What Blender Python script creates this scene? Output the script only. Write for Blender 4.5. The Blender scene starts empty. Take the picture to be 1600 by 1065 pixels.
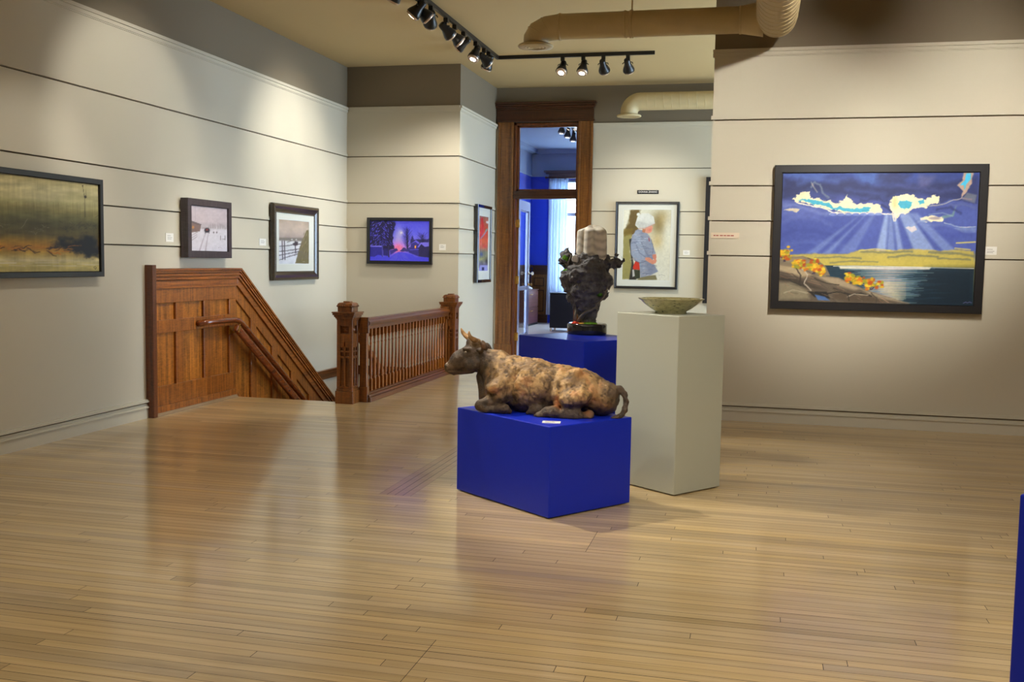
import bpy, bmesh, math, random
import numpy as np
from mathutils import Vector, Matrix
C = bpy.context.scene.collection
PI = math.pi
rnd = random.Random(7)

# ------------------------------------------------------------------ helpers
def lin(c):
    return tuple((x/12.92 if x <= .04045 else ((x+.055)/1.055)**2.4) for x in c)
def rgb(r, g, b):
    return lin((r/255., g/255., b/255.))

class MB:
    """collects shapes into one mesh"""
    def __init__(s):
        s.bm = bmesh.new(); s.mi = 0; s.sm = False
    def quad(s, pts):
        vs = [s.bm.verts.new(p) for p in pts]
        f = s.bm.faces.new(vs); f.material_index = s.mi; f.smooth = s.sm
        return f
    def box(s, x0, y0, z0, x1, y1, z1):
        x0, x1 = min(x0, x1), max(x0, x1); y0, y1 = min(y0, y1), max(y0, y1); z0, z1 = min(z0, z1), max(z0, z1)
        v = [s.bm.verts.new(p) for p in ((x0,y0,z0),(x1,y0,z0),(x1,y1,z0),(x0,y1,z0),(x0,y0,z1),(x1,y0,z1),(x1,y1,z1),(x0,y1,z1))]
        for q in ((0,3,2,1),(4,5,6,7),(0,1,5,4),(1,2,6,5),(2,3,7,6),(3,0,4,7)):
            f = s.bm.faces.new([v[i] for i in q]); f.material_index = s.mi
        return s
    def obox(s, c, ax, ay, az, hx, hy, hz):
        c = Vector(c); ax, ay, az = Vector(ax), Vector(ay), Vector(az)
        v = []
        for k in (-1, 1):
            for i, j in ((-1,-1),(1,-1),(1,1),(-1,1)):
                v.append(s.bm.verts.new(c+ax*hx*i+ay*hy*j+az*hz*k))
        for q in ((0,3,2,1),(4,5,6,7),(0,1,5,4),(1,2,6,5),(2,3,7,6),(3,0,4,7)):
            f = s.bm.faces.new([v[i] for i in q]); f.material_index = s.mi
        return s
    def prism(s, poly, axis, a0, a1):
        """poly in the plane perpendicular to axis ('x': (y,z), 'y': (x,z), 'z': (x,y))"""
        def mk(p, a):
            return {'x': (a, p[0], p[1]), 'y': (p[0], a, p[1]), 'z': (p[0], p[1], a)}[axis]
        A = [s.bm.verts.new(mk(p, a0)) for p in poly]; B = [s.bm.verts.new(mk(p, a1)) for p in poly]
        n = len(poly)
        for f in (s.bm.faces.new(A), s.bm.faces.new(B[::-1])): f.material_index = s.mi
        for i in range(n):
            f = s.bm.faces.new((A[i], B[i], B[(i+1) % n], A[(i+1) % n])); f.material_index = s.mi; f.smooth = s.sm
        return s
    def lathe(s, prof, c=(0,0,0), n=32, sx=1., sy=1., smooth=True, axis=None):
        """prof: (radius, height) list; axis: optional direction instead of +Z"""
        M = Matrix.Identity(3)
        if axis is not None:
            M = Vector((0,0,1)).rotation_difference(Vector(axis).normalized()).to_matrix()
        rings = []
        for r, z in prof:
            if r < 1e-6:
                rings.append([s.bm.verts.new(Vector(c)+M@Vector((0,0,z)))])
            else:
                rings.append([s.bm.verts.new(Vector(c)+M@Vector((r*sx*math.cos(2*PI*k/n), r*sy*math.sin(2*PI*k/n), z))) for k in range(n)])
        for a, b in zip(rings, rings[1:]):
            for k in range(n):
                k2 = (k+1) % n
                if len(a) == 1 and len(b) == 1: continue
                if len(a) == 1: vs = (a[0], b[k2], b[k])
                elif len(b) == 1: vs = (a[k], a[k2], b[0])
                else: vs = (a[k], a[k2], b[k2], b[k])
                f = s.bm.faces.new(vs); f.smooth = smooth; f.material_index = s.mi
        for ring, rev in ((rings[0], True), (rings[-1], False)):
            if len(ring) > 1:
                f = s.bm.faces.new(ring[::-1] if rev else ring); f.material_index = s.mi
        return s
    def tube(s, pts, rad, n=12, cap=True, sq=None):
        """swept tube; rad a number or one per point; sq=(a,b) makes an elliptical section"""
        P = [Vector(p) for p in pts]; m = len(P)
        R = [rad]*m if not hasattr(rad, '__len__') else rad
        T = []
        for i in range(m):
            a = P[max(i-1, 0)]; b = P[min(i+1, m-1)]; T.append((b-a).normalized())
        up = Vector((0,0,1)) if abs(T[0].z) < .9 else Vector((0,1,0))
        N = (up - T[0]*up.dot(T[0])).normalized(); rings = []
        for i in range(m):
            if i: N = (N - T[i]*N.dot(T[i])).normalized()
            B = T[i].cross(N); a, b = (1, 1) if sq is None else sq
            rings.append([s.bm.verts.new(P[i]+N*(R[i]*a*math.cos(2*PI*k/n))+B*(R[i]*b*math.sin(2*PI*k/n))) for k in range(n)])
        for A, B in zip(rings, rings[1:]):
            for k in range(n):
                k2 = (k+1) % n
                f = s.bm.faces.new((A[k], A[k2], B[k2], B[k])); f.smooth = True; f.material_index = s.mi
        if cap:
            for r, rev in ((rings[0], True), (rings[-1], False)):
                f = s.bm.faces.new(r[::-1] if rev else r); f.material_index = s.mi
        return s
    def ring(s, W, H, prof):
        """picture-frame moulding: prof = (inset, outward) from the outer back edge to the inner back edge; -Y is outward"""
        loops = []
        for ins, o in prof:
            w, h = W/2-ins, H/2-ins
            loops.append([s.bm.verts.new(p) for p in ((-w,-o,-h),(w,-o,-h),(w,-o,h),(-w,-o,h))])
        for a, b in zip(loops, loops[1:]):
            for k in range(4):
                k2 = (k+1) % 4
                f = s.bm.faces.new((a[k], a[k2], b[k2], b[k])); f.material_index = s.mi
        return s
    def build(s, name, mats, parent=None, loc=(0,0,0), rotz=0, bevel=0, segs=2, link=True):
        bmesh.ops.recalc_face_normals(s.bm, faces=s.bm.faces[:])
        me = bpy.data.meshes.new(name); s.bm.to_mesh(me); s.bm.free()
        if not isinstance(mats, (list, tuple)): mats = [mats]
        for m in mats: me.materials.append(m)
        o = bpy.data.objects.new(name, me)
        if link: C.objects.link(o)
        o.parent = parent; o.location = loc; o.rotation_euler = (0, 0, rotz)
        if bevel:
            b = o.modifiers.new('edge', 'BEVEL'); b.width = bevel; b.segments = segs; b.limit_method = 'ANGLE'; b.angle_limit = .6
        return o

def mesh_np(name, verts, faces, mat, parent=None, loc=(0,0,0), rotz=0, col=None, smooth=True):
    """quads from numpy arrays, with an optional colour (linear) per vertex"""
    me = bpy.data.meshes.new(name); n, m = len(verts), len(faces)
    me.vertices.add(n); me.vertices.foreach_set('co', np.asarray(verts, np.float32).ravel())
    me.loops.add(m*4); me.loops.foreach_set('vertex_index', np.asarray(faces, np.int32).ravel())
    me.polygons.add(m); me.polygons.foreach_set('loop_start', np.arange(0, m*4, 4, dtype=np.int32))
    me.polygons.foreach_set('use_smooth', np.full(m, smooth))
    me.update(calc_edges=True); me.validate()
    if col is not None:
        a = me.color_attributes.new('Col', 'FLOAT_COLOR', 'POINT')
        c = np.ones((n, 4), np.float32); c[:, :3] = col
        a.data.foreach_set('color', c.ravel())
    me.materials.append(mat)
    o = bpy.data.objects.new(name, me); C.objects.link(o); o.parent = parent; o.location = loc; o.rotation_euler = (0,0,rotz)
    return o

def tag(o, label, cat, group=None):
    o['label'] = label; o['category'] = cat
    if group: o['group'] = group
    return o
def thing(name, label, cat, loc=(0,0,0), rotz=0, group=None):
    o = bpy.data.objects.new(name, None); C.objects.link(o); o.empty_display_size = .1
    o.location = loc; o.rotation_euler = (0, 0, rotz)
    return tag(o, label, cat, group)
def struct(o):
    o['kind'] = 'structure'; return o
def dup(root, loc, rotz=0):
    r = root.copy(); C.objects.link(r); r.location = loc; r.rotation_euler = (0,0,rotz)
    for ch in list(root.children):
        c = ch.copy(); C.objects.link(c); c.parent = r
        for g in ch.children:
            d = g.copy(); C.objects.link(d); d.parent = c
    return r

# ------------------------------------------------------------------ materials
def newmat(name):
    m = bpy.data.materials.new(name); m.use_nodes = True
    nt = m.node_tree; return m, nt, nt.nodes['Principled BSDF']
def node(nt, t, **kw):
    n = nt.nodes.new(t)
    for k, v in kw.items(): setattr(n, k, v)
    return n
def plain(name, col, rough=.5, metal=0., noise=0., nscale=60., bump=0., bscale=200., spec=.5, coat=0., emit=None, es=0.):
    m, nt, p = newmat(name)
    p.inputs['Base Color'].default_value = (*col, 1); p.inputs['Roughness'].default_value = rough
    p.inputs['Metallic'].default_value = metal; p.inputs['Specular IOR Level'].default_value = spec
    p.inputs['Coat Weight'].default_value = coat
    tc = node(nt, 'ShaderNodeTexCoord')
    if noise:
        n = node(nt, 'ShaderNodeTexNoise'); n.inputs['Scale'].default_value = nscale; n.inputs['Detail'].default_value = 4
        nt.links.new(tc.outputs['Object'], n.inputs['Vector'])
        r = node(nt, 'ShaderNodeValToRGB'); e = r.color_ramp.elements
        e[0].position = .3; e[1].position = .7
        e[0].color = (*[c*(1-noise) for c in col], 1); e[1].color = (*[min(1, c*(1+noise)) for c in col], 1)
        nt.links.new(n.outputs['Fac'], r.inputs['Fac']); nt.links.new(r.outputs['Color'], p.inputs['Base Color'])
    if bump:
        n2 = node(nt, 'ShaderNodeTexNoise'); n2.inputs['Scale'].default_value = bscale; n2.inputs['Detail'].default_value = 3
        nt.links.new(tc.outputs['Object'], n2.inputs['Vector'])
        b = node(nt, 'ShaderNodeBump'); b.inputs['Strength'].default_value = bump; b.inputs['Distance'].default_value = .002
        nt.links.new(n2.outputs['Fac'], b.inputs['Height']); nt.links.new(b.outputs['Normal'], p.inputs['Normal'])
    if emit:
        p.inputs['Emission Color'].default_value = (*emit, 1); p.inputs['Emission Strength'].default_value = es
    return m
def wood(name, dark, light, axis='z', rough=.3, scale=1., coat=.25):
    m, nt, p = newmat(name)
    g = node(nt, 'ShaderNodeNewGeometry'); mp = node(nt, 'ShaderNodeMapping')
    sc = {'x': (1.6, 30, 30), 'y': (30, 1.6, 30), 'z': (30, 30, 1.6)}[axis]
    mp.inputs['Scale'].default_value = [v*scale for v in sc]
    nt.links.new(g.outputs['Position'], mp.inputs['Vector'])
    n = node(nt, 'ShaderNodeTexNoise'); n.inputs['Scale'].default_value = 1.; n.inputs['Detail'].default_value = 6; n.inputs['Roughness'].default_value = .65; n.inputs['Distortion'].default_value = .6
    nt.links.new(mp.outputs['Vector'], n.inputs['Vector'])
    # ray-fleck figure of quartered oak
    mp2 = node(nt, 'ShaderNodeMapping'); mp2.inputs['Scale'].default_value = [9 if v > 10 else 34 for v in sc]
    nt.links.new(g.outputs['Position'], mp2.inputs['Vector'])
    n2 = node(nt, 'ShaderNodeTexNoise'); n2.inputs['Scale'].default_value = 1.4; n2.inputs['Detail'].default_value = 3; n2.inputs['Distortion'].default_value = 1.5
    nt.links.new(mp2.outputs['Vector'], n2.inputs['Vector'])
    mx = node(nt, 'ShaderNodeMath', operation='MULTIPLY_ADD'); mx.inputs[1].default_value = .3
    nt.links.new(n2.outputs['Fac'], mx.inputs[0]); 
    m2 = node(nt, 'ShaderNodeMath', operation='MULTIPLY'); m2.inputs[1].default_value = .75
    nt.links.new(n.outputs['Fac'], m2.inputs[0]); nt.links.new(m2.outputs[0], mx.inputs[2])
    r = node(nt, 'ShaderNodeValToRGB'); e = r.color_ramp.elements
    e[0].position = .34; e[0].color = (*dark, 1); e[1].position = .68; e[1].color = (*light, 1)
    nt.links.new(mx.outputs[0], r.inputs['Fac']); nt.links.new(r.outputs['Color'], p.inputs['Base Color'])
    p.inputs['Roughness'].default_value = rough; p.inputs['Coat Weight'].default_value = coat; p.inputs['Coat Roughness'].default_value = .2
    b = node(nt, 'ShaderNodeBump'); b.inputs['Strength'].default_value = .15; b.inputs['Distance'].default_value = .002
    nt.links.new(n.outputs['Fac'], b.inputs['Height']); nt.links.new(b.outputs['Normal'], p.inputs['Normal'])
    return m
def vcol(name, rough=.5, bump=0., bscale=80., metal=0., spec=.4, coat=0.):
    m, nt, p = newmat(name)
    a = node(nt, 'ShaderNodeAttribute'); a.attribute_name = 'Col'
    nt.links.new(a.outputs['Color'], p.inputs['Base Color'])
    p.inputs['Roughness'].default_value = rough; p.inputs['Metallic'].default_value = metal; p.inputs['Specular IOR Level'].default_value = spec
    p.inputs['Coat Weight'].default_value = coat
    if bump:
        tc = node(nt, 'ShaderNodeTexCoord'); n = node(nt, 'ShaderNodeTexNoise'); n.inputs['Scale'].default_value = bscale; n.inputs['Detail'].default_value = 6; n.inputs['Roughness'].default_value = .7
        nt.links.new(tc.outputs['Object'], n.inputs['Vector'])
        b = node(nt, 'ShaderNodeBump'); b.inputs['Strength'].default_value = bump; b.inputs['Distance'].default_value = .006
        nt.links.new(n.outputs['Fac'], b.inputs['Height']); nt.links.new(b.outputs['Normal'], p.inputs['Normal'])
    return m

M = {}
M['wall'] = plain('wall_paint', rgb(200, 193, 174), .6, bump=.06, bscale=350)
M['frieze'] = plain('frieze_paint', rgb(122, 110, 90), .7, bump=.06, bscale=350)
M['ceil'] = plain('ceiling_paint', rgb(196, 174, 128), .8, bump=.05, bscale=250)
M['base'] = plain('baseboard_paint', rgb(202, 196, 178), .4)
M['duct'] = plain('duct_paint', rgb(198, 180, 138), .55, noise=.05, nscale=6)
M['oak_z'] = wood('oak_upright', rgb(86, 44, 11), rgb(182, 108, 38), 'z'); M['oak_newel'] = wood('oak_newel', rgb(60, 29, 9), rgb(146, 86, 33), 'z')
M['oak_y'] = wood('oak_lengthwise', rgb(74, 36, 9), rgb(182, 104, 36), 'y')
M['oak_x'] = wood('oak_crosswise', rgb(92, 42, 12), rgb(178, 100, 40), 'x')
M['oak_pan'] = wood('oak_panel', rgb(88, 46, 9), rgb(206, 128, 45), 'z', scale=.8)
M['oak_dk'] = wood('oak_dark', rgb(60, 30, 9), rgb(122, 68, 26), 'y', coat=.1)
M['oak_dkz'] = wood('oak_dark_upright', rgb(62, 28, 10), rgb(124, 66, 26), 'z')
M['oak_door'] = wood('oak_casing', rgb(70, 37, 10), rgb(142, 90, 37), 'z')
M['oak_head'] = wood('oak_head', rgb(40, 19, 8), rgb(82, 44, 21), 'x')
M['rail'] = wood('handrail_oak', rgb(84, 36, 12), rgb(150, 76, 28), 'y', rough=.18, coat=.7)
M['rod'] = plain('brass', rgb(205, 165, 85), .3, 1.)
M['black'] = plain('black_frame', rgb(30, 29, 32), .38)
M['blackm'] = plain('black_metal', rgb(20, 20, 22), .35)
M['blue'] = plain('blue_paint', rgb(14, 42, 184), .36, spec=.35, bump=.04, bscale=300)
M['grey'] = plain('pedestal_grey', rgb(184, 186, 168), .4, bump=.03, bscale=300)
M['joint'] = plain('open_joint', rgb(104, 82, 56), .8)
M['dark'] = plain('dark_recess', rgb(30, 24, 18), .8)
M['white'] = plain('white_card', rgb(232, 230, 224), .6)
M['cream'] = plain('cream_mat', rgb(226, 220, 204), .7)
M['ink'] = plain('grey_ink', rgb(120, 118, 116), .6)
M['red'] = plain('red_ink', rgb(165, 70, 62), .6)
def glassmat(name, amount, tint=(.96, .98, 1, 1)):
    m, nt, p = newmat(name)
    out = nt.nodes['Material Output']; nt.nodes.remove(p)
    t = node(nt, 'ShaderNodeBsdfTransparent'); t.inputs['Color'].default_value = tint
    g = node(nt, 'ShaderNodeBsdfGlossy'); g.inputs['Roughness'].default_value = .02
    f = node(nt, 'ShaderNodeFresnel'); f.inputs['IOR'].default_value = 1.45
    gm = node(nt, 'ShaderNodeNewGeometry'); k = node(nt, 'ShaderNodeMath', operation='MULTIPLY_ADD'); k.inputs[1].default_value = -amount; k.inputs[2].default_value = amount
    nt.links.new(gm.outputs['Backfacing'], k.inputs[0]); f2 = node(nt, 'ShaderNodeMath', operation='MULTIPLY')
    nt.links.new(f.outputs[0], f2.inputs[0]); nt.links.new(k.outputs[0], f2.inputs[1])
    mx = node(nt, 'ShaderNodeMixShader'); nt.links.new(f2.outputs[0], mx.inputs[0])
    nt.links.new(t.outputs[0], mx.inputs[1]); nt.links.new(g.outputs[0], mx.inputs[2]); nt.links.new(mx.outputs[0], out.inputs['Surface'])
    return m
M['glass'] = glassmat('clear_glass', 1.); M['pglass'] = glassmat('low_glare_glass', .3)
M['bulb'] = plain('lamp_glass', (1, .9, .75), .3, emit=(1., .86, .66), es=14.)
M['rim'] = plain('lamp_reflector', rgb(214, 190, 168), .25, .4)

# ------------------------------------------------------------------ dimensions (metres; camera at the origin, 1.45 m up)
XL, YB, XJ, YD, YR, XR = -5.235, 12.30, -3.70, 14.12, 9.47, -0.43
ZC, ZT, ZTB = 3.917, 3.396, 3.329
ZR = (2.771, 2.175, 1.855, 1.536)
X1, Y0 = 4.6, -3.2                   # the side of the room behind the camera's right, and its front
SY0, SX1 = 9.30, -3.86               # stairwell opening: SY0 < y < YB, XL < x < SX1

# ------------------------------------------------------------------ numpy noise
def hash3(ix, iy, iz, seed=0):
    h = (ix.astype(np.int64)*374761393 + iy.astype(np.int64)*668265263 + iz.astype(np.int64)*2147483647 + seed*974711) & 0xffffffff
    h = ((h ^ (h >> 13))*1274126177) & 0xffffffff
    h = (h ^ (h >> 16)) & 0xffff
    return h.astype(np.float32)/65535.
def vnoise(x, y, z=None, seed=0):
    x = np.asarray(x, np.float32); y = np.asarray(y, np.float32)
    z = np.zeros_like(x) if z is None else np.asarray(z, np.float32)
    x, y, z = np.broadcast_arrays(x, y, z)
    ix, iy, iz = np.floor(x), np.floor(y), np.floor(z)
    fx, fy, fz = x-ix, y-iy, z-iz
    fx, fy, fz = [f*f*(3-2*f) for f in (fx, fy, fz)]
    r = 0
    for a in (0, 1):
        for b in (0, 1):
            for c in (0, 1):
                w = (fx if a else 1-fx)*(fy if b else 1-fy)*(fz if c else 1-fz)
                r = r + w*hash3(ix+a, iy+b, iz+c, seed)
    return r
def fbm(x, y, z=None, oct=4, seed=0):
    r, a, t = 0, 1., 0
    for o in range(oct):
        k = 2.03**o
        r = r + a*vnoise(x*k, y*k, None if z is None else z*k, seed+o); t += a; a *= .5
    return r/t
# ------------------------------------------------------------------ room shell
def floor_material():
    m, nt, p = newmat('maple_strip_floor')
    a = node(nt, 'ShaderNodeAttribute'); a.attribute_name = 'Col'
    g = node(nt, 'ShaderNodeNewGeometry'); mp = node(nt, 'ShaderNodeMapping'); mp.inputs['Scale'].default_value = (1.3, 42, 1)
    nt.links.new(g.outputs['Position'], mp.inputs['Vector'])
    n = node(nt, 'ShaderNodeTexNoise'); n.inputs['Scale'].default_value = 1; n.inputs['Detail'].default_value = 6; n.inputs['Roughness'].default_value = .65
    nt.links.new(mp.outputs['Vector'], n.inputs['Vector'])
    r = node(nt, 'ShaderNodeValToRGB'); e = r.color_ramp.elements
    e[0].position = .25; e[0].color = (.80, .73, .62, 1); e[1].position = .62; e[1].color = (1.05, 1.05, 1.05, 1)
    nt.links.new(n.outputs['Fac'], r.inputs['Fac'])
    mul = node(nt, 'ShaderNodeMix', data_type='RGBA', blend_type='MULTIPLY'); mul.inputs[0].default_value = 1
    nt.links.new(a.outputs['Color'], mul.inputs[6]); nt.links.new(r.outputs['Color'], mul.inputs[7])
    # scuffed grey wear in long blotches
    mp2 = node(nt, 'ShaderNodeMapping'); mp2.inputs['Scale'].default_value = (.9, 3.2, 1); nt.links.new(g.outputs['Position'], mp2.inputs['Vector'])
    n2 = node(nt, 'ShaderNodeTexNoise'); n2.inputs['Scale'].default_value = 1; n2.inputs['Detail'].default_value = 5; n2.inputs['Roughness'].default_value = .6
    nt.links.new(mp2.outputs['Vector'], n2.inputs['Vector'])
    r2 = node(nt, 'ShaderNodeValToRGB'); e = r2.color_ramp.elements; e[0].position = .58; e[1].position = .78
    e[0].color = (0,0,0,1); e[1].color = (.5,.5,.5,1)
    nt.links.new(n2.outputs['Fac'], r2.inputs['Fac'])
    mx = node(nt, 'ShaderNodeMix', data_type='RGBA'); nt.links.new(r2.outputs['Color'], mx.inputs[0])
    nt.links.new(mul.outputs[2], mx.inputs[6]); mx.inputs[7].default_value = (*rgb(118, 104, 80), 1)
    nt.links.new(mx.outputs[2], p.inputs['Base Color'])
    mr = node(nt, 'ShaderNodeMapRange'); mr.inputs['To Min'].default_value = .08; mr.inputs['To Max'].default_value = .22
    nt.links.new(n2.outputs['Fac'], mr.inputs['Value']); nt.links.new(mr.outputs['Result'], p.inputs['Coat Roughness']); p.inputs['Coat Weight'].default_value = 1.; p.inputs['Coat IOR'].default_value = 1.55; p.inputs['Roughness'].default_value = .45; p.inputs['Specular IOR Level'].default_value = .3
    b = node(nt, 'ShaderNodeBump'); b.inputs['Strength'].default_value = .06; b.inputs['Distance'].default_value = .002
    nt.links.new(n.outputs['Fac'], b.inputs['Height']); nt.links.new(b.outputs['Normal'], p.inputs['Normal'])
    return m
M['floor'] = floor_material()

def make_floor():
    r = random.Random(3)
    V, F, K = [], [], []
    def board(x0, x1, y0, y1, col):
        i = len(V); V.extend([(x0,y0,0),(x1,y0,0),(x1,y1,0),(x0,y1,0)]); F.append((i,i+1,i+2,i+3)); K.extend([col]*4)
    def colour():
        k = r.gauss(1, .075); w = r.gauss(0, .025)
        c = rgb(206, 179, 130)
        if r.random() < .06: k *= .8
        return (c[0]*k*(1+w*.4), c[1]*k, c[2]*k*(1-w*2))
    bw = .0572; y = Y0
    SX0s, SX1s, SY0s, SY1s = -2.215, -2.01, 5.71, 9.3
    while y < YD-.001:
        y1 = min(y+bw, YD)
        g = .0016+r.random()**3*.0026
        spans = [(XL, X1)]
        if y+.01 >= SY0: spans = [(SX1, X1)]
        if y >= YB: spans = [(XJ, X1)]
        if SY0s-.02 <= y < SY1s:
            spans = [q for a, b in spans for q in ((a, SX0s), (SX1s, b))]
        for a, b in spans:
            cuts = []
            x = a - r.random()*1.6
            while x < b:
                x += r.choice((.7, 1.1, 1.5, 2.0, 2.6, 3.2, 3.8))*(.8+.4*r.random()); cuts.append(x)
            if 2.7 < y < 3.50: cuts.append(-1.138)
            if 4.85 < y < 5.25: cuts.append(-.78)
            xs = [a]+sorted(c for c in cuts if a+.12 < c < b-.12)+[b]
            xs = [xs[0]]+[c for p_, c in zip(xs, xs[1:]) if c-p_ > .06 or c == b]
            for p, q in zip(xs, xs[1:]):
                e = .0012
                board(p+(e if p > a else 0), q-(e if q < b else 0), y+g/2, y1-g/2, colour())
        y = y1
    w = (SX1s-SX0s)/4
    for k in range(4):                       # the boards laid the other way across the old doorway
        c = rgb(190, 158, 118); f = r.uniform(.9, 1.06)
        board(SX0s+k*w+.002, SX0s+(k+1)*w-.0018, SY0s+.004, SY1s-.004, tuple(v*f for v in c))
    o = mesh_np('floor', np.array(V), np.array(F), M['floor'], col=np.array(K), smooth=False)
    struct(o)
    b = MB()                                 # dark sub-floor showing in the joints
    for x0, y0, x1, y1 in ((XL, Y0, X1, SY0), (SX1, SY0, X1, YB), (XJ, YB, X1, YD)):
        b.box(x0, y0, -.12, x1, y1, -.002)
    s = struct(b.build('floor_joists', M['dark'])); s.parent = o
make_floor()

def lines_panel(axis, a0, a1, face, out, zlo=0., ztop=ZC, gap=.010, core=(0, 0)):
    """wall of flush boards with an open joint under each batten; axis 'x' runs along x facing +-y, 'y' runs along y"""
    mb = MB()
    def bx(u0, u1, z0, z1, d0, d1):
        p, q = sorted((face-out*d0, face-out*d1))
        if axis == 'x': mb.box(u0, p, z0, u1, q, z1)
        else: mb.box(p, u0, z0, q, u1, z1)
    mb.mi = 0
    zs = [zlo]+[z for z in sorted(ZR)]+[ZT]
    lo = zlo
    for z in sorted(ZR):
        bx(a0, a1, lo, z-gap, 0, .02); lo = z
    bx(a0, a1, lo, ZT, 0, .02)
    mb.mi = 2; bx(a0+core[0], a1-core[1], zlo, ZT, .02, .16)
    mb.mi = 1; bx(a0, a1, ZT, ztop, 0, .02); bx(a0+core[0], a1-core[1], ZT, ztop, .02, .16)
    return mb
ntrim = [0]
def battens(axis, a0, a1, face, out, top=True, levels=ZR):
    for z in levels:
        ntrim[0] += 1
        mb = MB()
        def bx(z0, z1, d):
            p, q = sorted((face, face+out*d))
            if axis == 'x': mb.box(a0, p, z0, a1, q, z1)
            else: mb.box(p, a0, z0, q, a1, z1)
        bx(z+.001, z+.012, .014); bx(z+.012, z+.030, .011); bx(z+.030, z+.036, .006)
        struct(mb.build('trim_%d' % ntrim[0], M['wall']))
    if top:
        ntrim[0] += 1; mb = MB()
        def bx(z0, z1, d):
            p, q = sorted((face, face+out*d))
            if axis == 'x': mb.box(a0, p, z0, a1, q, z1)
            else: mb.box(p, a0, z0, q, a1, z1)
        bx(ZTB, ZTB+.010, .008); bx(ZTB+.010, ZTB+.040, .016); bx(ZTB+.040, ZT+.002, .030)
        struct(mb.build('trim_%d' % ntrim[0], M['wall']))
def baseboard(side, axis, a0, a1, face, out):
    mb = MB()
    def bx(z0, z1, d):
        p, q = sorted((face, face+out*d))
        if axis == 'x': mb.box(a0, p, z0, a1, q, z1)
        else: mb.box(p, a0, z0, q, a1, z1)
    bx(0, .094, .022); bx(.094, .103, .034); bx(.103, .112, .028); bx(.112, .132, .016); bx(.144, .158, .034); bx(.158, .169, .022)
    mb.mi = 1; bx(.132, .144, .006)
    struct(mb.build('baseboard_'+side, [M['base'], M['joint']]))
W2 = [M['wall'], M['frieze'], M['joint']]
struct(lines_panel('y', Y0, YB+.2, XL, 1, zlo=-2.3).build('wall_left', W2))
battens('y', Y0, YB, XL, 1); baseboard('left', 'y', Y0, 7.81, XL, 1)
struct(lines_panel('x', XL, XJ, YB, -1, zlo=-2.3, core=(0, .02)).build('wall_back', W2))
battens('x', XL+.04, XJ, YB, -1)
struct(lines_panel('y', YB+.02, YD, XJ, 1, core=(.14, 0)).build('wall_return', W2))
battens('y', YB-.014, YD-.03, XJ, 1); baseboard('return', 'y', YB+.0, YD-.06, XJ, 1)
# door wall: right of the doorway, and above it
DX0, DX1, DZT = -3.425, -2.495, 3.40
mb = lines_panel('x', DX1+.02, X1, YD, -1)
mb.mi = 0; mb.box(XJ-.16, YD, 0, DX0-.02, YD+.16, ZT); mb.mi = 1; mb.box(XJ-.16, YD, ZT, DX0-.02, YD+.16, ZC)
mb.box(DX0-.02, YD, ZT+.02, DX1+.02, YD+.16, ZC)
struct(mb.build('wall_door', W2))
battens('x', -2.30, X1, YD, -1); baseboard('door', 'x', -2.30, X1, YD, -1)
mb = lines_panel('x', XR, X1, YR, -1, core=(.02, 0)); mb.mi = 0; mb.box(XR, YR+.02, 0, XR+.02, YR+.16, ZT); mb.mi = 1; mb.box(XR, YR+.02, ZT, XR+.02, YR+.16, ZC); mb.mi = 0; mb.box(XR, YR+.16, 0, X1, YR+.18, ZC)
struct(mb.build('wall_partition', W2))
battens('x', XR-.014, X1, YR, -1); baseboard('partition', 'x', XR-.02, X1, YR, -1)
# unseen sides of the room
mb = MB()
mb.box(X1, Y0, 0, X1+.16, 10.2, ZC); mb.box(X1, 13.8, 0, X1+.16, YD+.16, ZC); mb.box(X1, 10.2, 0, X1+.16, 13.8, .5); mb.box(X1, 10.2, 3.5, X1+.16, 13.8, ZC)
struct(mb.build('wall_right', M['wall']))
mb = MB(); mb.box(XL-.16, Y0-.16, 0, X1+.16, Y0, ZC); struct(mb.build('wall_front', M['wall']))
mb = MB(); mb.box(XL-.16, Y0-.16, ZC, X1+.16, YD+.02, ZC+.12); struct(mb.build('ceiling', M['ceil']))
mb = MB()                                     # alcove window, beyond the partition
for z0, z1 in ((.5, .56), (3.44, 3.5), (1.97, 2.03)): mb.box(X1+.04, 10.2, z0, X1+.1, 13.8, z1)
for y0 in (10.2, 11.97, 13.74): mb.box(X1+.04, y0, .5, X1+.1, y0+.06, 3.5)
w2 = struct(mb.build('window_2', M['white']))
mb = MB(); mb.box(X1+.065, 10.2, .5, X1+.07, 13.8, 3.5); mb.build('pane', M['glass'], w2)

# stairwell
mb = MB()
mb.box(SX1, SY0, -2.3, SX1+.06, YB, -.12); mb.box(XL, SY0+.0, -2.3, SX1+.06, SY0-.05, -.2)
struct(mb.build('wall_stairwell', M['wall']))
mb = MB(); nst = 10; rise, run = .178, .252
for k in range(nst):
    y = SY0+k*run
    mb.box(XL+.03, y, -rise*(k+1)-.032, SX1-.004, y+run+.03, -rise*(k+1)); mb.box(XL+.03, y, -rise*(k+1)-.03, SX1-.004, y+.02, -rise*k-.032)
mb.box(XL+.03, SY0+nst*run, -rise*nst-.05, SX1-.004, YB, -rise*nst)
struct(mb.build('floor_stair_flight', M['oak_x']))
mb = MB(); mb.box(XL, SY0-.06, -.045, SX1, SY0+.022, -.002); struct(mb.build('trim_stair_nosing', M['oak_dk']))
mb = MB()
mb.box(XL, 11.30, -.075, XL+.02, YB, -.005); mb.box(XL, 11.30, -.005, XL+.04, YB, .012); mb.box(XL, 11.30, .012, XL+.03, YB, .030); mb.box(XL, 11.30, .030, XL+.045, YB, .045)
mb.box(XL, YB-.02, -.075, SX1, YB, -.005); mb.box(XL, YB-.04, -.005, SX1, YB, .012); mb.box(XL, YB-.03, .012, SX1, YB, .030); mb.box(XL, YB-.045, .030, SX1, YB, .045)
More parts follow.
